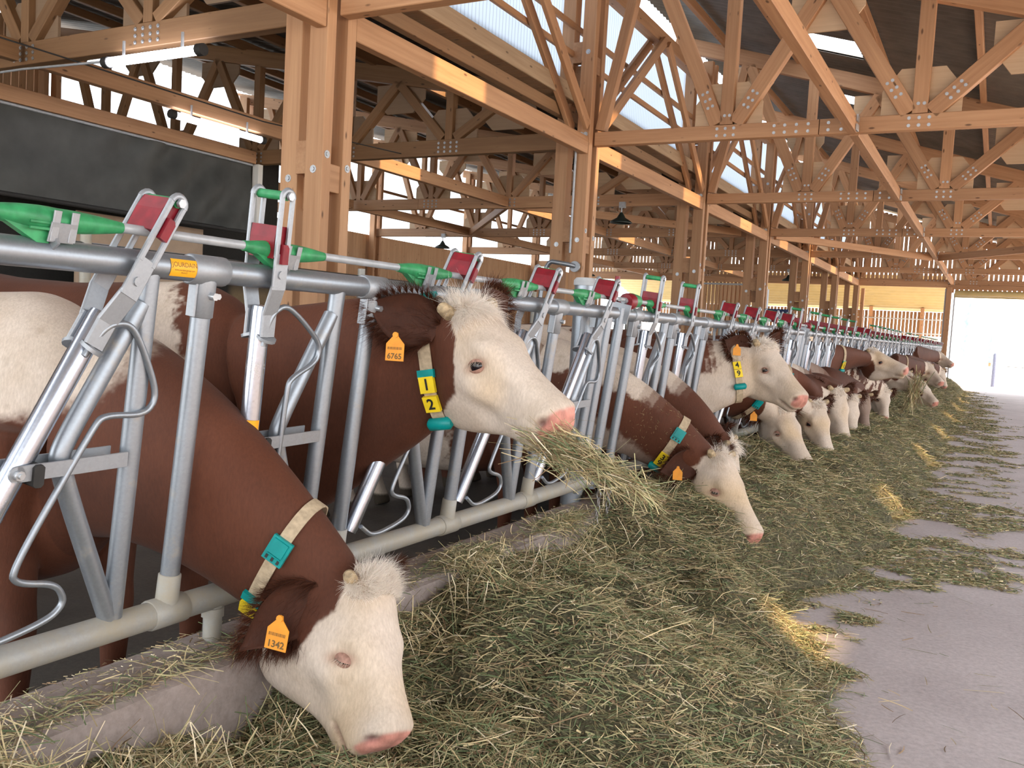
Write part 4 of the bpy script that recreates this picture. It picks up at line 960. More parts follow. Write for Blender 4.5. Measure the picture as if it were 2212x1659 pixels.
    if hg_roots:
        hv, hf, hc = strands(None, np.concatenate(hg_roots), np.concatenate(hg_dirs), np.concatenate(hg_len), .00065 if voxel < .01 else .0026, np.clip(np.concatenate(hg_col), 0, 1), .22, .25)
        raw_mesh('hair', hv, hf, M['hair'], hc, True, t_obj, loc)
    if chaff:
        cd_ = np.where((t > .15) & (t < .85) & (nu > -.15) & (dd < .4) & (bx > .05))[0]; pk_ = RNG.choice(cd_, chaff); q_ = RNG.normal(size=(chaff, 3)); q_ = q_ - N[pk_] * (q_ * N[pk_]).sum(1)[:, None]
        hv, hf, hc = strands(None, V[pk_] + N[pk_] * .003, q_, .006 + .018 * RNG.random(chaff), .0012, np.tile((.50, .42, .22), (chaff, 1)) * (.6 + .6 * RNG.random((chaff, 1))), .1, 0, 1); tag(raw_mesh('chaff', hv, hf, M['hair'], hc, False, t_obj, loc), kind='stuff')
    # ---- eyes
    for sg in (-1, 1):
        cand = np.where(inh & (np.abs(s - es) < .03) & (np.abs(d - edp) < .02) & (w_ * sg > .05))[0]
        if not len(cand): continue
        i0 = cand[np.argmin((s[cand] - es) ** 2 + ((d[cand] - edp) / .52) ** 2)]
        n_ = nrm(N[i0] * .5 + lat * sg * .8 + v * .15); c = V[i0] - n_ * .0125 * k; r_ = .0265 * k
        g = G(); g.ball(c, r_, 16, 12); eo = g.build('eye', M['eye'], t_obj, loc)
        a_e = a * .64 + v * .77; ax = nrm(a_e - n_ * (a_e @ n_)); uy = np.cross(n_, ax); uy = uy if uy @ v > 0 else -uy
        g = G()
        fu, fl = (.42, -.50) if eye_open == 1 else ((-.22, -.36) if eye_open == 0 else (.05, -.45))
        for e0, e1 in ((1.45, fu), (fl, -1.45)):
            W_ = []; A_ = np.linspace(-1.32, 1.32, 13)
            for q in np.linspace(e0, e1, 7):
                for z in A_:
                    qq = q * (1 - .62 * (abs(z) / 1.32) ** 2.2) if abs(q) < 1.2 else q
                    W_.append(c + (r_ * 1.09) * (n_ * math.cos(qq) * math.cos(z) + ax * math.sin(z) * 1.30 + uy * math.sin(qq) * math.cos(z) * .95))
            fcs = [(i * 13 + j, i * 13 + j + 1, (i + 1) * 13 + j + 1, (i + 1) * 13 + j) for i in range(6) for j in range(12)]
            g.add(W_, fcs, None, True)
        g.build('eyelid', M['lid'], eo, loc)
        if voxel < .012:
            zz = RNG.uniform(-.9, .9, 26); q = fu
            R_ = np.array([c + (r_ * 1.1) * (n_ * math.cos(q * .9) * math.cos(z) + ax * math.sin(z) + uy * math.sin(q * .9) * math.cos(z)) for z in zz]); Dr = np.array([n_ * .8 - uy * .55 + ax * z * .5 for z in zz])
            lv, lf, lc = strands(None, R_, Dr, .020 * k, .0007, np.tile(WHITE * 1.05, (len(zz), 1)), .15, .1); raw_mesh('eyelashes', lv, lf, M['hair'], lc, True, eo, loc)
    # ---- horn stubs
    for sg in (-1, 1):
        p_ = hp(.035, .020, sg * .080); dr = nrm(lat * sg * .8 + v * .5 - a * .15)
        g = G(); g.tube([p_ - dr * .02, p_ + dr * .018 * k, p_ + dr * .034 * k, p_ + dr * .040 * k], [.024 * k, .0215 * k, .019 * k, .012 * k], 14); g.build('horn_stub', M['horn'], t_obj, loc)
    # ---- collar
    if collar:
        tc = collar['t']; i0 = tc * (len(npath) - 1); i_ = int(i0); P, dT, u, l = npath[i_]; tl = collar.get('tilt', 0); dT = nrm(dT * math.cos(tl) + u * math.sin(tl)); u = nrm(u - dT * (u @ dT)); l = np.cross(u, dT)
        rel = V - P; hh = rel @ dT; m_ = (np.abs(hh) < .016) & (np.linalg.norm(rel, axis=1) < .34) & (bx > .0); NB_ = 72
        an = np.arctan2(rel[m_] @ l, rel[m_] @ u); rr = np.hypot(rel[m_] @ l, rel[m_] @ u); bins = ((an + PI) / (2 * PI) * NB_).astype(int) % NB_
        R_ = np.zeros(NB_)
        for b_, r_ in zip(bins, rr): R_[b_] = max(R_[b_], r_)
        bad = R_ == 0; R_[bad] = np.interp(np.where(bad)[0], np.where(~bad)[0], R_[~bad], period=NB_)
        for _ in range(6): R_ = np.maximum(R_, (np.roll(R_, 1) + np.roll(R_, -1)) / 2 * .999)
        ang = (np.arange(NB_) + .5) / NB_ * 2 * PI - PI
        def cp(f, out=0.0):      # f: angle from the crest, positive towards the near side
            f = -f; f = (f + PI) % (2 * PI) - PI; r_ = np.interp(f, ang, R_, period=2 * PI) + .003 + out; return P + u * math.cos(f) * r_ + l * math.sin(f) * r_
        wd = .022 * k; g = G(); W_ = []; n2 = 96
        for q in np.linspace(0, 2 * PI, n2, endpoint=False):
            for o_, h_ in ((.0, -wd), (.004, -wd), (.004, wd), (.0, wd)): W_.append(cp(q, o_) + dT * h_)
        g.add(W_, [(i * 4 + j, i * 4 + (j + 1) % 4, ((i + 1) % n2) * 4 + (j + 1) % 4, ((i + 1) % n2) * 4 + j) for i in range(n2) for j in range(4)], None, False)
        cs = g.build('collar', M['strap'], t_obj, loc)
        def frame(f): # origin, text-up (towards the crest), outward, text-right
            o_ = cp(f); y_ = nrm(cp(f - .05) - cp(f + .05)); n_ = nrm(o_ - P); n_ = nrm(n_ - y_ * (n_ @ y_)); return o_, y_, n_, np.cross(y_, n_)
        sc = k * collar.get('size', 1.0)
        for it_ in collar.get('items', ()):
            kind, f = it_[0], math.radians(it_[1]); o_, y_, n_, x_ = frame(f)
            if kind == 'plate':
                g = G(); g.prism([(-.026 * sc, -.026 * sc), (.026 * sc, -.026 * sc), (.026 * sc, .026 * sc), (-.026 * sc, .026 * sc)], x_, y_, n_, .013 * sc, o_ + n_ * .008); pl = g.build('number_plate', M['yellow'], cs, loc)
                if it_[2]:
                    Vt, Ft = text_geo(it_[2], .050 * sc, .0012); g = G(); g.add([o_ + x_ * q[0] + y_ * q[1] + n_ * (.0085 + .0075 * sc) for q in Vt], Ft); g.build('lettering', M['ink'], pl, loc) if False else g.build('plate_digit', M['ink'], cs, loc)
            elif kind == 'buckle':
                g = G(); g.prism([(-.030 * sc, -.036 * sc), (.030 * sc, -.036 * sc), (.030 * sc, .036 * sc), (-.030 * sc, .036 * sc)], x_, y_, n_, .012 * sc, o_ + n_ * .006)
                g.prism([(-.022 * sc, -.012 * sc), (.022 * sc, -.012 * sc), (.022 * sc, .030 * sc), (-.022 * sc, .030 * sc)], x_, y_, n_, .006 * sc, o_ + n_ * (.006 + .008 * sc)); g.beam(o_ + n_ * (.006 + .008 * sc) - x_ * .02 * sc - y_ * .016 * sc, o_ + n_ * (.006 + .008 * sc) + x_ * .02 * sc - y_ * .016 * sc, .004, .006, up=n_)
                bk = g.build('buckle', M['teal'], cs, loc)
                g = G()
                for q in (-.018, 0, .018): g.box((0, 0, 0), .001, .001, .001) if False else g.prism([(-.0035, -.005), (.0035, -.005), (.0035, .005), (-.0035, .005)], x_, y_, n_, .002, o_ + n_ * (.0065 + .006 * sc) + x_ * q * sc - y_ * .026 * sc)
                g.build('slot', M['rubber'], cs, loc)
            elif kind == 'weight':
                g = G(); g.tube([o_ - x_ * .042 * sc + n_ * .012, o_ - x_ * .034 * sc + n_ * .012, o_ + x_ * .034 * sc + n_ * .012, o_ + x_ * .042 * sc + n_ * .012], [.012 * sc, .021 * sc, .021 * sc, .012 * sc], 12); g.build('collar_weight', M['teal'], cs, loc)
            elif kind == 'sleeve':
                g = G(); g.prism([(-.029 * sc, -.013 * sc), (.029 * sc, -.013 * sc), (.029 * sc, .013 * sc), (-.029 * sc, .013 * sc)], x_, y_, n_, .012 * sc, o_ + n_ * .007); g.build('sleeve', M['teal'], cs, loc)
    # ---- ear tag
    if tagno:
        sg, f, txt, dn, sz, face = tagno[:6]; shift = tagno[6] if len(tagno) > 6 else (0, 0, 0); b0_, e_, n_, t_, EL = earinfo[sg]; o_ = b0_ + e_ * EL * f + n_ * .004
        n2_ = nrm(np.asarray(face, float)); y_ = nrm(np.asarray(dn, float)); y_ = nrm(y_ - n2_ * (y_ @ n2_)); x_ = np.cross(y_, n2_); o_ = o_ + n2_ * .03 - y_ * .022 + x_ * shift[0] + y_ * shift[1] + n2_ * shift[2]
        z_ = sz; g = G(); g.prism([(-.026 * z_, -.058 * z_), (.026 * z_, -.058 * z_), (.026 * z_, -.012 * z_), (.008 * z_, .008 * z_), (.006 * z_, .018 * z_), (-.006 * z_, .018 * z_), (-.008 * z_, .008 * z_), (-.026 * z_, -.012 * z_)], x_, y_, n2_, .003, o_); tg = g.build('ear_tag', M['orange'], t_obj, loc)
        if txt:
            Vt, Ft = text_geo(txt, .021 * z_, .0006); g = G(); g.add([o_ + x_ * q[0] + y_ * (q[1] - .046 * z_) + n2_ * .0022 for q in Vt], Ft); g.build('tag_number', M['print_brown'], tg, loc)
            g = G()
            for i in range(14): g.prism([(-.0006, -.004), (.0006 + .0006 * (i % 3 == 0), -.004), (.0006 + .0006 * (i % 3 == 0), .004), (-.0006, .004)], x_, y_, n2_, .0008, o_ + x_ * (-.020 + .003 * i) * z_ - y_ * .024 * z_ + n2_ * .0018)
            g.build('tag_bars', M['print_brown'], tg, loc)
        g = G(); g.tube([o_ + y_ * .012 * z_, o_ + y_ * .012 * z_ + n2_ * .006], .008 * z_, 10); g.build('tag_stud', M['orange'], tg, loc)
    return t_obj
def dm_(s): return .122 + .02 * sstep(.92, .76, s)

def pose(pp, pd, mp, md_):
    p, m_ = at(*pp, pd), at(*mp, md_); return p, m_ - p, np.linalg.norm(m_ - p)
XF = (1, 0, 0)
def coat1(c):
    s, d, aw, w_, wob = c['s'], c['d'], c['aw'], c['w'], c['wob'] * .03
    lim = np.interp(d, (-.02, .03, .06, .10, .15, .20, .24, .28, .34), (.03, .05, .20, .22, .32, .36, .28, .12, -.02))
    wh = sstep(-.012, .016, s - lim + wob); wh = np.maximum(wh, sstep(.07, .045, aw) * sstep(.05, .02, d) * (s > -.04))
    wn = np.zeros_like(s); bx, bz = c['bx'], c['bz']
    wb = sstep(-.12, .12, 1 - np.hypot((bx + .22) / .52, (bz - 1.215) / .20) + wob * 5) * (bz > .9)
    wn = wb
    return wh, wn, wb
P1 = at(814, 1234, 2.33); N1 = at(878, 1540, 2.19)
cow('cow nearest the camera, head lowered to the hay, brown neck with teal buckled strap', P1, N1 - P1, (.98, .02, .30), (-2.28, 1.74, 1.03), (1, .02, 0), L=.42, deep=1.66, locklen=.85, wide=1.2, es=.47, edp=.070, comb=(.30, .08, .45), voxel=.0058, coat=coat1,
    ears={-1: (.28, -.86, .42), 'open-1': (.3, -.95, -.1), 'size': 1.30}, eye_open=0, forelock=1700, neck_mid=(-1.85, 1.68, 1.02),
    collar=dict(t=.84, tilt=.25, size=1.2, items=(('buckle', 66), ('plate', 158, ''), ('sleeve', 145))), tagno=(-1, .42, '1342', (.1, 0, 1), 1.15, (.25, -1, .1)))
def coat2(c):
    s, d, aw, wob = c['s'], c['d'], c['aw'], c['wob'] * .03
    lim = np.interp(d, (-.02, .02, .05, .12, .17, .22, .30, .36), (-.05, .04, .20, .32, .37, .33, .29, .27))
    wh = sstep(-.012, .016, s - lim + wob); wh = np.maximum(wh, sstep(.075, .05, aw) * sstep(.05, .02, d) * (s > -.06))
    wn = sstep(.02, -.02, c['nu'] + .25 + wob) * .0
    wb = sstep(-.02, .02, .10 - np.abs(c['bx'] + .22 + (c['bz'] - 1.2) * .5) + wob * 2) * (c['bz'] > 1.1)
    return wh, wn, wb
P2 = at(1008, 650, 2.82); N2 = at(1240, 888, 2.56)
cow('second cow, head raised over the rail with a bunch of hay in its mouth', P2, N2 - P2, (.62, -.30, .85), (-2.32, 2.43, 1.10), (1, .13, 0), hs=1.055, L=.53, es=.41, edp=.064, voxel=.0062, coat=coat2,
    ears={-1: (-.82, .10, .58), 'open-1': (.25, -.95, .1), 1: (-.5, .2, .8), 'size': 1.08}, eye_open=1, forelock=1500, neck_mid=(-1.80, 2.42, 1.30), nd_=1.38,
    collar=dict(t=.88, tilt=.12, items=(('sleeve', 131), ('plate', 140, '1'), ('plate', 153, '2'), ('weight', 166), ('buckle', 16))), tagno=(-1, .62, '6765', (0, 0, 1), 1.15, (.25, -1, .05), (.025, -.075, .0)))
def coat3(c):
    s, d, aw, wob = c['s'], c['d'], c['aw'], c['wob'] * .04
    lim = np.interp(d, (-.02, .04, .08, .16, .3), (.0, .02, .06, .02, -.05)); wh = sstep(-.012, .016, s - lim + wob)
    t, nu = c['t'], c['nu']
    wn = np.maximum(sstep(.085, .115, nu + .02 + wob * 1.2 - t * .05) * sstep(.66, .5, t), sstep(-.09, -.14, nu + wob * 1.5 + t * .02) * sstep(1.0, .1, t))
    wb = np.maximum(sstep(1.12, 1.2, c['bz'] + wob * 2), sstep(-.4, -.5, c['bx'] + wob * 3))
    return wh, wn, wb
P3 = at(1560, 972, 4.98); N3 = at(1657, 1168, 4.72)
cow('third cow, head lowered left of the heaped hay, wearing the 3 9 collar', P3, N3 - P3, (.8, -.25, .5), (-2.30, 4.74, 1.04), (1, 0, 0), L=.53, deep=1.26, chaff=420, locklen=.8, voxel=.0085, coat=coat3,
    ears={-1: (-.15, -.45, .8), 'open-1': (.6, -.6, 0)}, eye_open=2, forelock=700, neck_mid=(-1.82, 4.68, 1.04),
    collar=dict(t=.80, tilt=.15, items=(('buckle', 44), ('plate', 124, '3'), ('plate', 139, '9'), ('weight', 154))), tagno=(-1, .55, '', (0, 0, 1), 1.0, (.3, -1, 0)))
def coat4(c):
    s, d, aw, wob = c['s'], c['d'], c['aw'], c['wob'] * .04
    wh = np.ones_like(s); t, nu = c['t'], c['nu']
    wn = np.maximum(sstep(-.05, -.09, nu + wob * 1.5), sstep(.60, .68, t + wob * 2)); wb = sstep(.1, .2, vn(c) - .1)
    return wh, wn, wb
def vn(c): return vnoise(np.stack([c['bx'] * 2.2, c['by'] * 2.2, c['bz'] * 2.2], 1), 40)
def coat_plain(c):
    wob = c['wob'] * .04; s, d = c['s'], c['d']; lim = np.interp(d, (-.02, .05, .12, .3), (.0, .08, .10, .0))
    return sstep(-.012, .016, s - lim + wob), sstep(.08, .11, c['nu'] + wob * 1.5) * sstep(.66, .5, c['t']), sstep(.15, .25, vn(c))
P4 = at(1652, 735, 6.20); N4 = at(1742, 848, 5.92)
cow('cow with white head held level beyond the third one, wearing the 4 9 collar', P4, N4 - P4, (.5, -.2, .85), (-2.32, 6.05, 1.06), (1, 0, 0), L=.53, nd_=1.35, locklen=.65, voxel=.010, coat=coat4,
    ears={-1: (-.45, .15, .8), 1: (-.5, .7, .5)}, eye_open=1, forelock=400, neck_mid=(-1.82, 6.02, 1.16),
    collar=dict(t=.80, items=(('plate', 118, '4'), ('plate', 136, '9'), ('weight', 155))), tagno=(-1, .5, '', (0, 0, 1), 1.0, (.3, -1, 0)))
cow('cow half hidden behind the third one, its brown neck reaching down', (-1.40, 5.50, .74), (.25, .1, -1), (.8, 0, .4), (-2.3, 5.42, 1.02), (1, 0, 0), voxel=.012, coat=coat3, forelock=150, neck_mid=(-1.80, 5.36, 1.06))
def far(label, pp, pd, mp, md_, Yn, v=(.8, -.62, .4), zS=1.05, coat=coat_plain, vox=.014, **kw):
    p, m_ = at(*pp, pd), at(*mp, md_)
    cow(label, p, m_ - p, v, (-2.30, Yn + .03, zS), (1, 0, 0), L=min(.56, max(.46, np.linalg.norm(m_ - p))), voxel=vox, coat=coat, locklen=.55, forelock=kw.pop('forelock', 160), neck_mid=(-1.82, Yn, zS + kw.pop('lift', .0)), **kw)
EB = lambda j, p: -.66 + 5 * p + FIRST + PER * j + .12        # middle of the opening right of upright j in panel p
def coat10(c):
    wh, wn, wb = coat_plain(c); s, d = c['s'], c['d']; pat = sstep(.9, .75, np.hypot((s - .30) / .20, (d - .08) / .07) + c['wob'] * .2); return np.minimum(wh, 1 - pat), np.maximum(wn, sstep(.0, .1, c['wob'])), wb
def coat13(c):
    wh, wn, wb = coat_plain(c); s, d = c['s'], c['d']; pat = sstep(.9, .7, np.hypot((s - .40) / .13, (d - .10) / .05) + c['wob'] * .2); return np.minimum(np.ones_like(s), 1 - pat), wn, wb
far('white-headed cow eating, first of the lowered row beyond the level head', (1692, 872), 6.95, (1752, 1000), 6.70, EB(3, 1), ears={-1: (-.2, .1, .9)}, eye_open=2, vox=.011, collar=dict(t=.78, items=(('buckle', 40),)), tagno=(-1, .6, '', (0, 0, 1), 1.0, (.3, -1, 0)))
far('second white head of the lowered row, eye open', (1768, 862), 7.75, (1800, 985), 7.55, EB(4, 1), eye_open=1, vox=.012)
far('third head of the lowered row, teal buckle on its brown neck', (1813, 835), 8.45, (1836, 962), 8.25, EB(5, 1), eye_open=2, vox=.012, collar=dict(t=.62, items=(('buckle', 45),)))
far('fourth head of the lowered row, dark ear with an orange tag pointing right', (1842, 848), 9.2, (1852, 955), 9.0, EB(6, 1), tagno=(-1, .5, '', (0, 0, 1), 1.2, (.3, -1, 0)))
far('fifth head of the lowered row, mostly brown with an orange tag', (1872, 846), 10.3, (1876, 925), 10.15, EB(0, 2), coat=lambda c: tuple(x * .35 for x in coat_plain(c)), tagno=(-1, .5, '', (0, 0, 1), 1.2, (.3, -1, 0)))
far('cow with brown patches round its eyes, head lowered beyond the fifth', (1916, 838), 12.4, (1918, 902), 12.2, EB(3, 2), coat=coat10)
far('cow stretching its head up and right, wearing the 2 0 collar', (1880, 752), 11.6, (1966, 792), 11.3, EB(2, 2), v=(.3, -.2, 1), zS=1.10, lift=.12, ears={-1: (-.5, -.5, .6)}, coat=coat2, collar=dict(t=.66, items=(('sleeve', 98), ('plate', 108, '2'), ('plate', 124, '0'), ('weight', 140))))
far('white head chewing a hanging wisp, just below the 2 0 collar cow', (1928, 788), 13.0, (1984, 828), 12.7, EB(4, 2), v=(.4, -.2, 1), zS=1.02, coat=coat13)
far('white head with a brown eye patch reaching down at the right of the row', (1990, 822), 14.2, (2028, 868), 13.9, EB(6, 2), coat=coat13, ears={-1: (-.6, .6, .4), 'col-1': WHITE})
far('brown-necked cow with pale face, yellow plate on its collar, farther along', (2006, 785), 17.4, (2040, 824), 17.0, EB(3, 3), vox=.018, collar=dict(t=.72, items=(('plate', 110, ''),)))
far('small distant head lowered just right of the yellow plate cow', (2036, 796), 19.6, (2046, 832), 19.4, EB(6, 3), vox=.02)
far('most distant cow, head held out against the bright doorway', (2031, 762), 23.0, (2062, 784), 22.6, EB(4, 4), v=(.3, -.2, 1), zS=1.12, lift=.1, vox=.02, coat=coat2)
far('cow seen only as a white-crested dark neck behind the 2 0 collar cow', (1962, 800), 15.2, (1985, 850), 15.0, EB(1, 3), vox=.018, coat=coat3)
# ------------------------------------------------------------------ hay
_zy = np.array([(0, .40), (1.0, .38), (1.27, .36), (1.56, .31), (1.9, .32), (2.43, .33), (2.87, .44), (3.25, .40), (3.61, .27), (3.9, .36), (4.36, .48), (5, .53), (6, .50), (8, .50), (12, .47), (18, .42), (34, .38)])
_xb = np.array([(0, -.2), (2.9, -.30), (3.5, -.47), (3.8, -.58), (4.4, -.86), (5.0, -.82), (5.6, -.62), (6.5, -.58), (7.5, -.62), (9, -.55), (12, -.62), (18, -.62), (26, -.75), (35, -1.0)])
def xb(Y): return np.interp(Y, _xb[:, 0], _xb[:, 1]) + .05 * np.sin(Y * 5.1) + .03 * np.sin(Y * 13.7 + 1)
def hayz(X, Y):
    X, Y = np.asarray(X, float), np.asarray(Y, float)
    u = np.clip((X + 1.76) / (xb(Y) + 1.76), 0, 1.2); z = np.interp(Y, _zy[:, 0], _zy[:, 1]) * np.clip(1 - u ** 2.2, 0, 1) ** .85
    P = np.stack([X, Y, np.zeros_like(X)], -1).reshape(-1, 3); n = (vnoise(P * 2.3, 50) * .075 + vnoise(P * 6, 51) * .045 + vnoise(P * 15, 52) * .016).reshape(X.shape)
    hump = .10 * np.exp(-(((X + 1.12) / .35) ** 2 + ((Y - 6.2) / .9) ** 2)) + .07 * np.exp(-(((X + .9) / .25) ** 2 + ((Y - 5.3) / .4) ** 2)) + .06 * np.exp(-(((X + 1.0) / .3) ** 2 + ((Y - 2.6) / .5) ** 2)) + .08 * np.exp(-(((X + 1.05) / .3) ** 2 + ((Y - 9.5) / 1.2) ** 2))
    return z + (n + hump) * np.clip((1 - u) * 3, 0, 1) - .03 * (u > .97)
yy = [0.2]
while yy[-1] < 34.5: yy.append(yy[-1] + .022 + .006 * max(0, yy[-1] - 1))
yy = np.array(yy); nx = 64; U = np.linspace(0, 1, nx)
YY = np.repeat(yy[:, None], nx, 1); XX = -1.73 + U[None] * (xb(YY) + .02 + 1.73); ZZ = hayz(XX, YY); ZZ[:, -1] = -.02
idx = np.arange(len(yy) * nx).reshape(len(yy), nx)
bedF = np.stack([idx[:-1, :-1], idx[:-1, 1:], idx[1:, 1:], idx[1:, :-1]], -1).reshape(-1, 4); bedV = np.stack([XX, YY, ZZ], -1).reshape(-1, 3)
PAL = np.array([(.46, .37, .17), (.30, .27, .115), (.17, .175, .075), (.11, .145, .055), (.21, .14, .065), (.58, .50, .29), (.37, .31, .15)]) * np.array((1.42, 1.42, 1.75))
def blades(pos, az, pitch, ln, wd, col, sag, seg=3, kink=None):
    n = len(pos); t = np.linspace(0, 1, seg + 1); d0 = np.stack([np.cos(az) * np.cos(pitch), np.sin(az) * np.cos(pitch), np.sin(pitch)], -1)
    pr = np.stack([-np.sin(az), np.cos(az), np.zeros(n)], -1); roll = RNG.uniform(-1, 1, n); wv = pr * np.cos(roll)[:, None] + np.cross(d0, pr) * np.sin(roll)[:, None]
    bend = pr * RNG.normal(0, .16, n)[:, None] + np.array((0, 0, 1.0)) * sag[:, None]; V = np.zeros((n, seg + 1, 2, 3))
    for k in range(seg + 1):
        c = pos + d0 * (ln * (t[k] - .5))[:, None] + bend * (ln * (4 * (t[k] - .5) ** 2))[:, None] * .35
        ww = wv * (wd * (1 - .6 * abs(t[k] - .4)))[:, None]; V[:, k, 0] = c - ww; V[:, k, 1] = c + ww
    idx = np.arange(n * (seg + 1) * 2).reshape(n, seg + 1, 2)
    return V.reshape(-1, 3), np.stack([idx[:, :-1, 0], idx[:, :-1, 1], idx[:, 1:, 1], idx[:, 1:, 0]], -1).reshape(-1, 4), np.repeat(col, (seg + 1) * 2, axis=0)
def pick(n, w): return PAL[RNG.choice(len(PAL), n, p=np.array(w) / sum(w))] * (.7 + .6 * RNG.random((n, 1)))
allV, allF, allC = [bedV], [bedF], [np.zeros((len(bedV), 3))]; cnt = len(bedV)
def push(t):
    global cnt
    v, f, c = t; allV.append(v); allF.append(f + cnt); allC.append(c); cnt += len(v)
def sample(n, y0, y1): return np.exp(RNG.uniform(math.log(y0), math.log(y1), n))
# long stalks on the heap
n = 90000; Y = sample(n, .85, 34); X = -1.80 + RNG.random(n) ** .9 * (xb(Y) + .10 + 1.80); far_ = 1 + np.clip(Y - 3, 0, 20) * .06
Z = np.maximum(hayz(X, Y), np.where(X < -1.70, .45, 0)); keep = (X > -1.72) | (RNG.random(n) < .25); X, Y, Z, far_ = X[keep], Y[keep], Z[keep], far_[keep]; n = len(X)
ln = np.clip(RNG.lognormal(math.log(.082), .55, n), .025, .34) * (1 + (far_ - 1) * .2)
push(blades(np.stack([X, Y, Z + .006 + np.abs(RNG.normal(0, .010, n))], -1), RNG.uniform(0, 2 * PI, n), RNG.normal(0, .20, n) , ln, (.0008 + .0011 * RNG.random(n)) * far_, pick(n, (2.6, 3, 3.4, 2.4, 1.6, .8, 2)), RNG.normal(-.10, .14, n)))
# leaf chaff
n = 120000; Y = sample(n, .85, 34); X = -1.72 + RNG.random(n) * (xb(Y) + .06 + 1.72); far_ = 1 + np.clip(Y - 3, 0, 20) * .06
push(blades(np.stack([X, Y, np.maximum(hayz(X, Y), 0) + .004 + np.abs(RNG.normal(0, .004, n))], -1), RNG.uniform(0, 2 * PI, n), RNG.normal(0, .35, n), .010 + .022 * RNG.random(n), (.0014 + .0028 * RNG.random(n)) * far_, pick(n, (1, 2.5, 4, 4, 2, .3, 1)), np.zeros(n), 1))
# stalks poking up near the curb and heap edges
n = 900; Y = sample(n, .9, 8); X = -1.69 + RNG.random(n) * .25; push(blades(np.stack([X, Y, hayz(X, Y) + .035], -1), RNG.uniform(0, 2 * PI, n), RNG.uniform(.3, 1.2, n), .10 + .14 * RNG.random(n), .0012 + .001 * RNG.random(n), pick(n, (5, 2, 1, 1, 1, 3, 3)), RNG.normal(-.15, .15, n)))
# thin scatter over the concrete
def cover(X, Y):
    P = np.stack([X, Y, np.zeros_like(X)], -1); q = vnoise(P * np.array((1.5, 2.6, 1)), 60) * .55 + vnoise(P * np.array((4.2, 6.0, 1)), 61) * .50 + vnoise(P * np.array((11, 13, 1)), 62) * .22
    e = np.interp(Y, (0, 2.9, 4.6, 5.2, 6, 7, 10, 14, 20, 34), (-.35, -.42, -.80, -.40, .12, .28, .35, .30, .05, -.6))
    return q * .8 + np.clip((e - X) * .9, -1.2, .22) + .30 * np.exp(-((X - xb(Y)) / .09) ** 2)
for n, seg, lo, wts in ((150000, 1, 0, (1.5, 2.5, 4, 3.5, 2, .5, 1.5)), (52000, 3, 1, (3, 3, 3, 2, 1.5, .8, 2))):
    Y = sample(n, 2.2, 34); X = xb(Y) - .04 + RNG.random(n) * (np.interp(Y, (2, 4.6, 6, 34), (.5, .95, 1.5, 1.5))); c = cover(X, Y); k = c + RNG.normal(0, .07, n) > .16; X, Y = X[k], Y[k]; n = len(X); far_ = 1 + np.clip(Y - 3, 0, 20) * .07
    ln = np.clip(RNG.lognormal(math.log(.075), .5, n), .02, .24) if lo else .012 + .03 * RNG.random(n)
    push(blades(np.stack([X, Y, .004 + .016 * RNG.random(n) * (RNG.random(n) < .6)], -1), RNG.uniform(0, 2 * PI, n), RNG.normal(0, .05, n), ln, ((.0010 + .0011 * RNG.random(n)) if lo else (.0016 + .003 * RNG.random(n))) * far_, pick(n, wts), RNG.normal(0, .03, n), seg))
# single lost stalks
n = 260; Y = sample(n, 2.4, 16); X = xb(Y) + RNG.random(n) * .8; push(blades(np.stack([X, Y, np.full(n, .005)], -1), RNG.uniform(0, 2 * PI, n), np.zeros(n), .04 + .12 * RNG.random(n), .0013 + .0008 * RNG.random(n), pick(n, (4, 2, 2, 1, 3, 1, 2)), np.full(n, .01)))
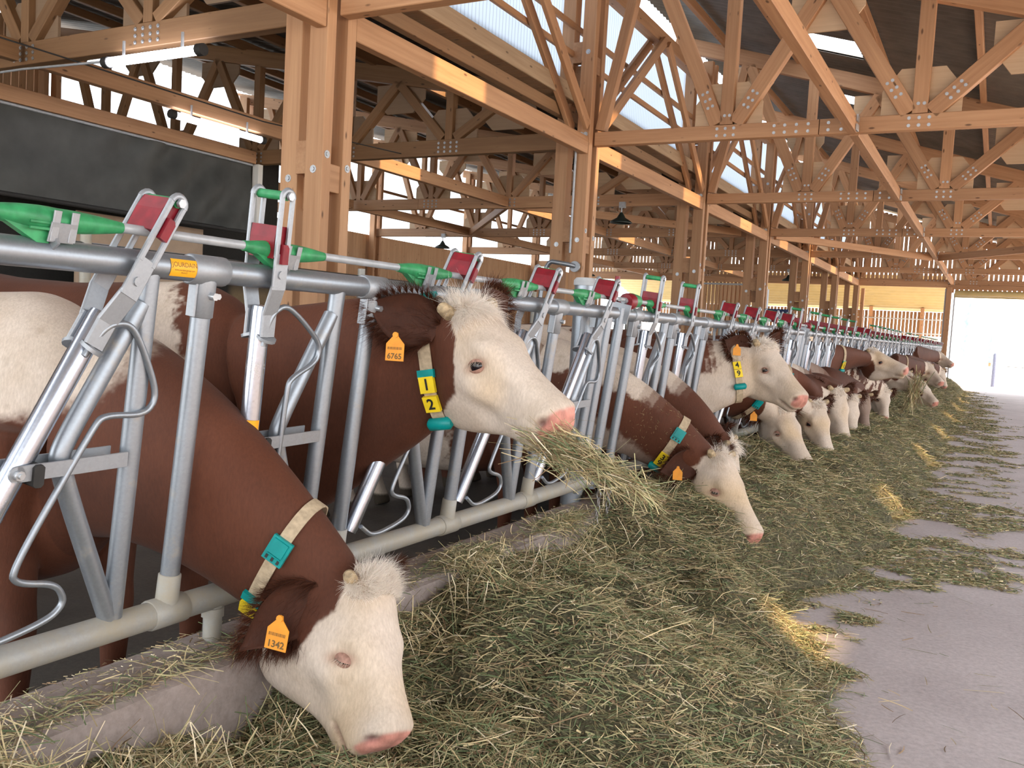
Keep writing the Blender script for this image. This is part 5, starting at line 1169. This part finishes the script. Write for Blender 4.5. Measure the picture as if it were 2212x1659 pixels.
# dust and bits on the curb top
n = 5200; Y = sample(n, .9, 20); X = -1.92 + RNG.random(n) * .23; push(blades(np.stack([X, Y, np.full(n, .452)], -1), RNG.uniform(0, 2 * PI, n), RNG.normal(0, .08, n), .006 + .03 * RNG.random(n) ** 2, .0008 + .0015 * RNG.random(n), pick(n, (2, 2, 1, 1, 4, 2, 2)), np.zeros(n), 1))
n = 1500; Y = np.where(RNG.random(n) < .6, RNG.normal(2.92, .10, n), RNG.normal(3.75, .14, n)); X = -1.70 + RNG.normal(0, .05, n); push(blades(np.stack([X, Y, .455 + np.abs(RNG.normal(0, .018, n)) - np.clip(X + 1.69, 0, 1) * 1.1], -1), RNG.uniform(0, 2 * PI, n), RNG.normal(-.2, .3, n), .05 + .12 * RNG.random(n), .0011 + .001 * RNG.random(n), pick(n, (3, 3, 3, 2, 1, 1, 2)), RNG.normal(-.2, .2, n)))
hay = raw_mesh('hay', np.concatenate(allV), np.concatenate(allF), M['haybed'], np.concatenate(allC), False, None, (0, 0, 0))
hay.data.materials.append(M['straw']); mi = np.ones(len(hay.data.polygons), np.int32); mi[:len(bedF)] = 0; hay.data.polygons.foreach_set('material_index', mi)
sm_ = np.zeros(len(mi), bool); sm_[:len(bedF)] = True; hay.data.polygons.foreach_set('use_smooth', sm_)
tag(hay, 'loose green and straw coloured hay heaped along the curb and strewn over the concrete', 'hay', None, 'stuff')
# hay held in mouths
def wisp(p0, p1, n, spread, label, ln0=.10, wd=.0012):
    p0, p1 = np.array(p0), np.array(p1); d = p1 - p0; L_ = np.linalg.norm(d); t = RNG.random(n) ** 1.15
    pos = p0 + d * t[:, None] + RNG.normal(size=(n, 3)) * (spread * (1.15 - .85 * t))[:, None]; pos[:, 2] -= .10 * t * (1 - t) * L_ * 0
    dr = d / L_ + RNG.normal(size=(n, 3)) * .34; dr /= np.linalg.norm(dr, axis=1)[:, None]; az = np.arctan2(dr[:, 1], dr[:, 0]); pi_ = np.arcsin(np.clip(dr[:, 2], -1, 1))
    ln = np.clip(RNG.lognormal(math.log(ln0), .45, n), .02, ln0 * 2.6)
    v, f, c = blades(pos, az, pi_, ln, wd * (.7 + .9 * RNG.random(n)), pick(n, (4, 4, 3, 1.5, 2, 1, 3)), RNG.normal(-.1, .12, n))
    o = raw_mesh('hay_wisp', v, f, M['straw'], c, False, None, p0); return tag(o, label, 'hay', None, 'stuff')
wisp(at(1172, 950, 2.60), at(1398, 1062, 2.46), 1500, .026, 'bunch of hay sticking out of the raised second cow mouth')
wisp(at(1978, 828, 12.7), at(1966, 868, 12.7), 260, .05, 'dark wisp of hay hanging from a distant white muzzle', .22, .004)
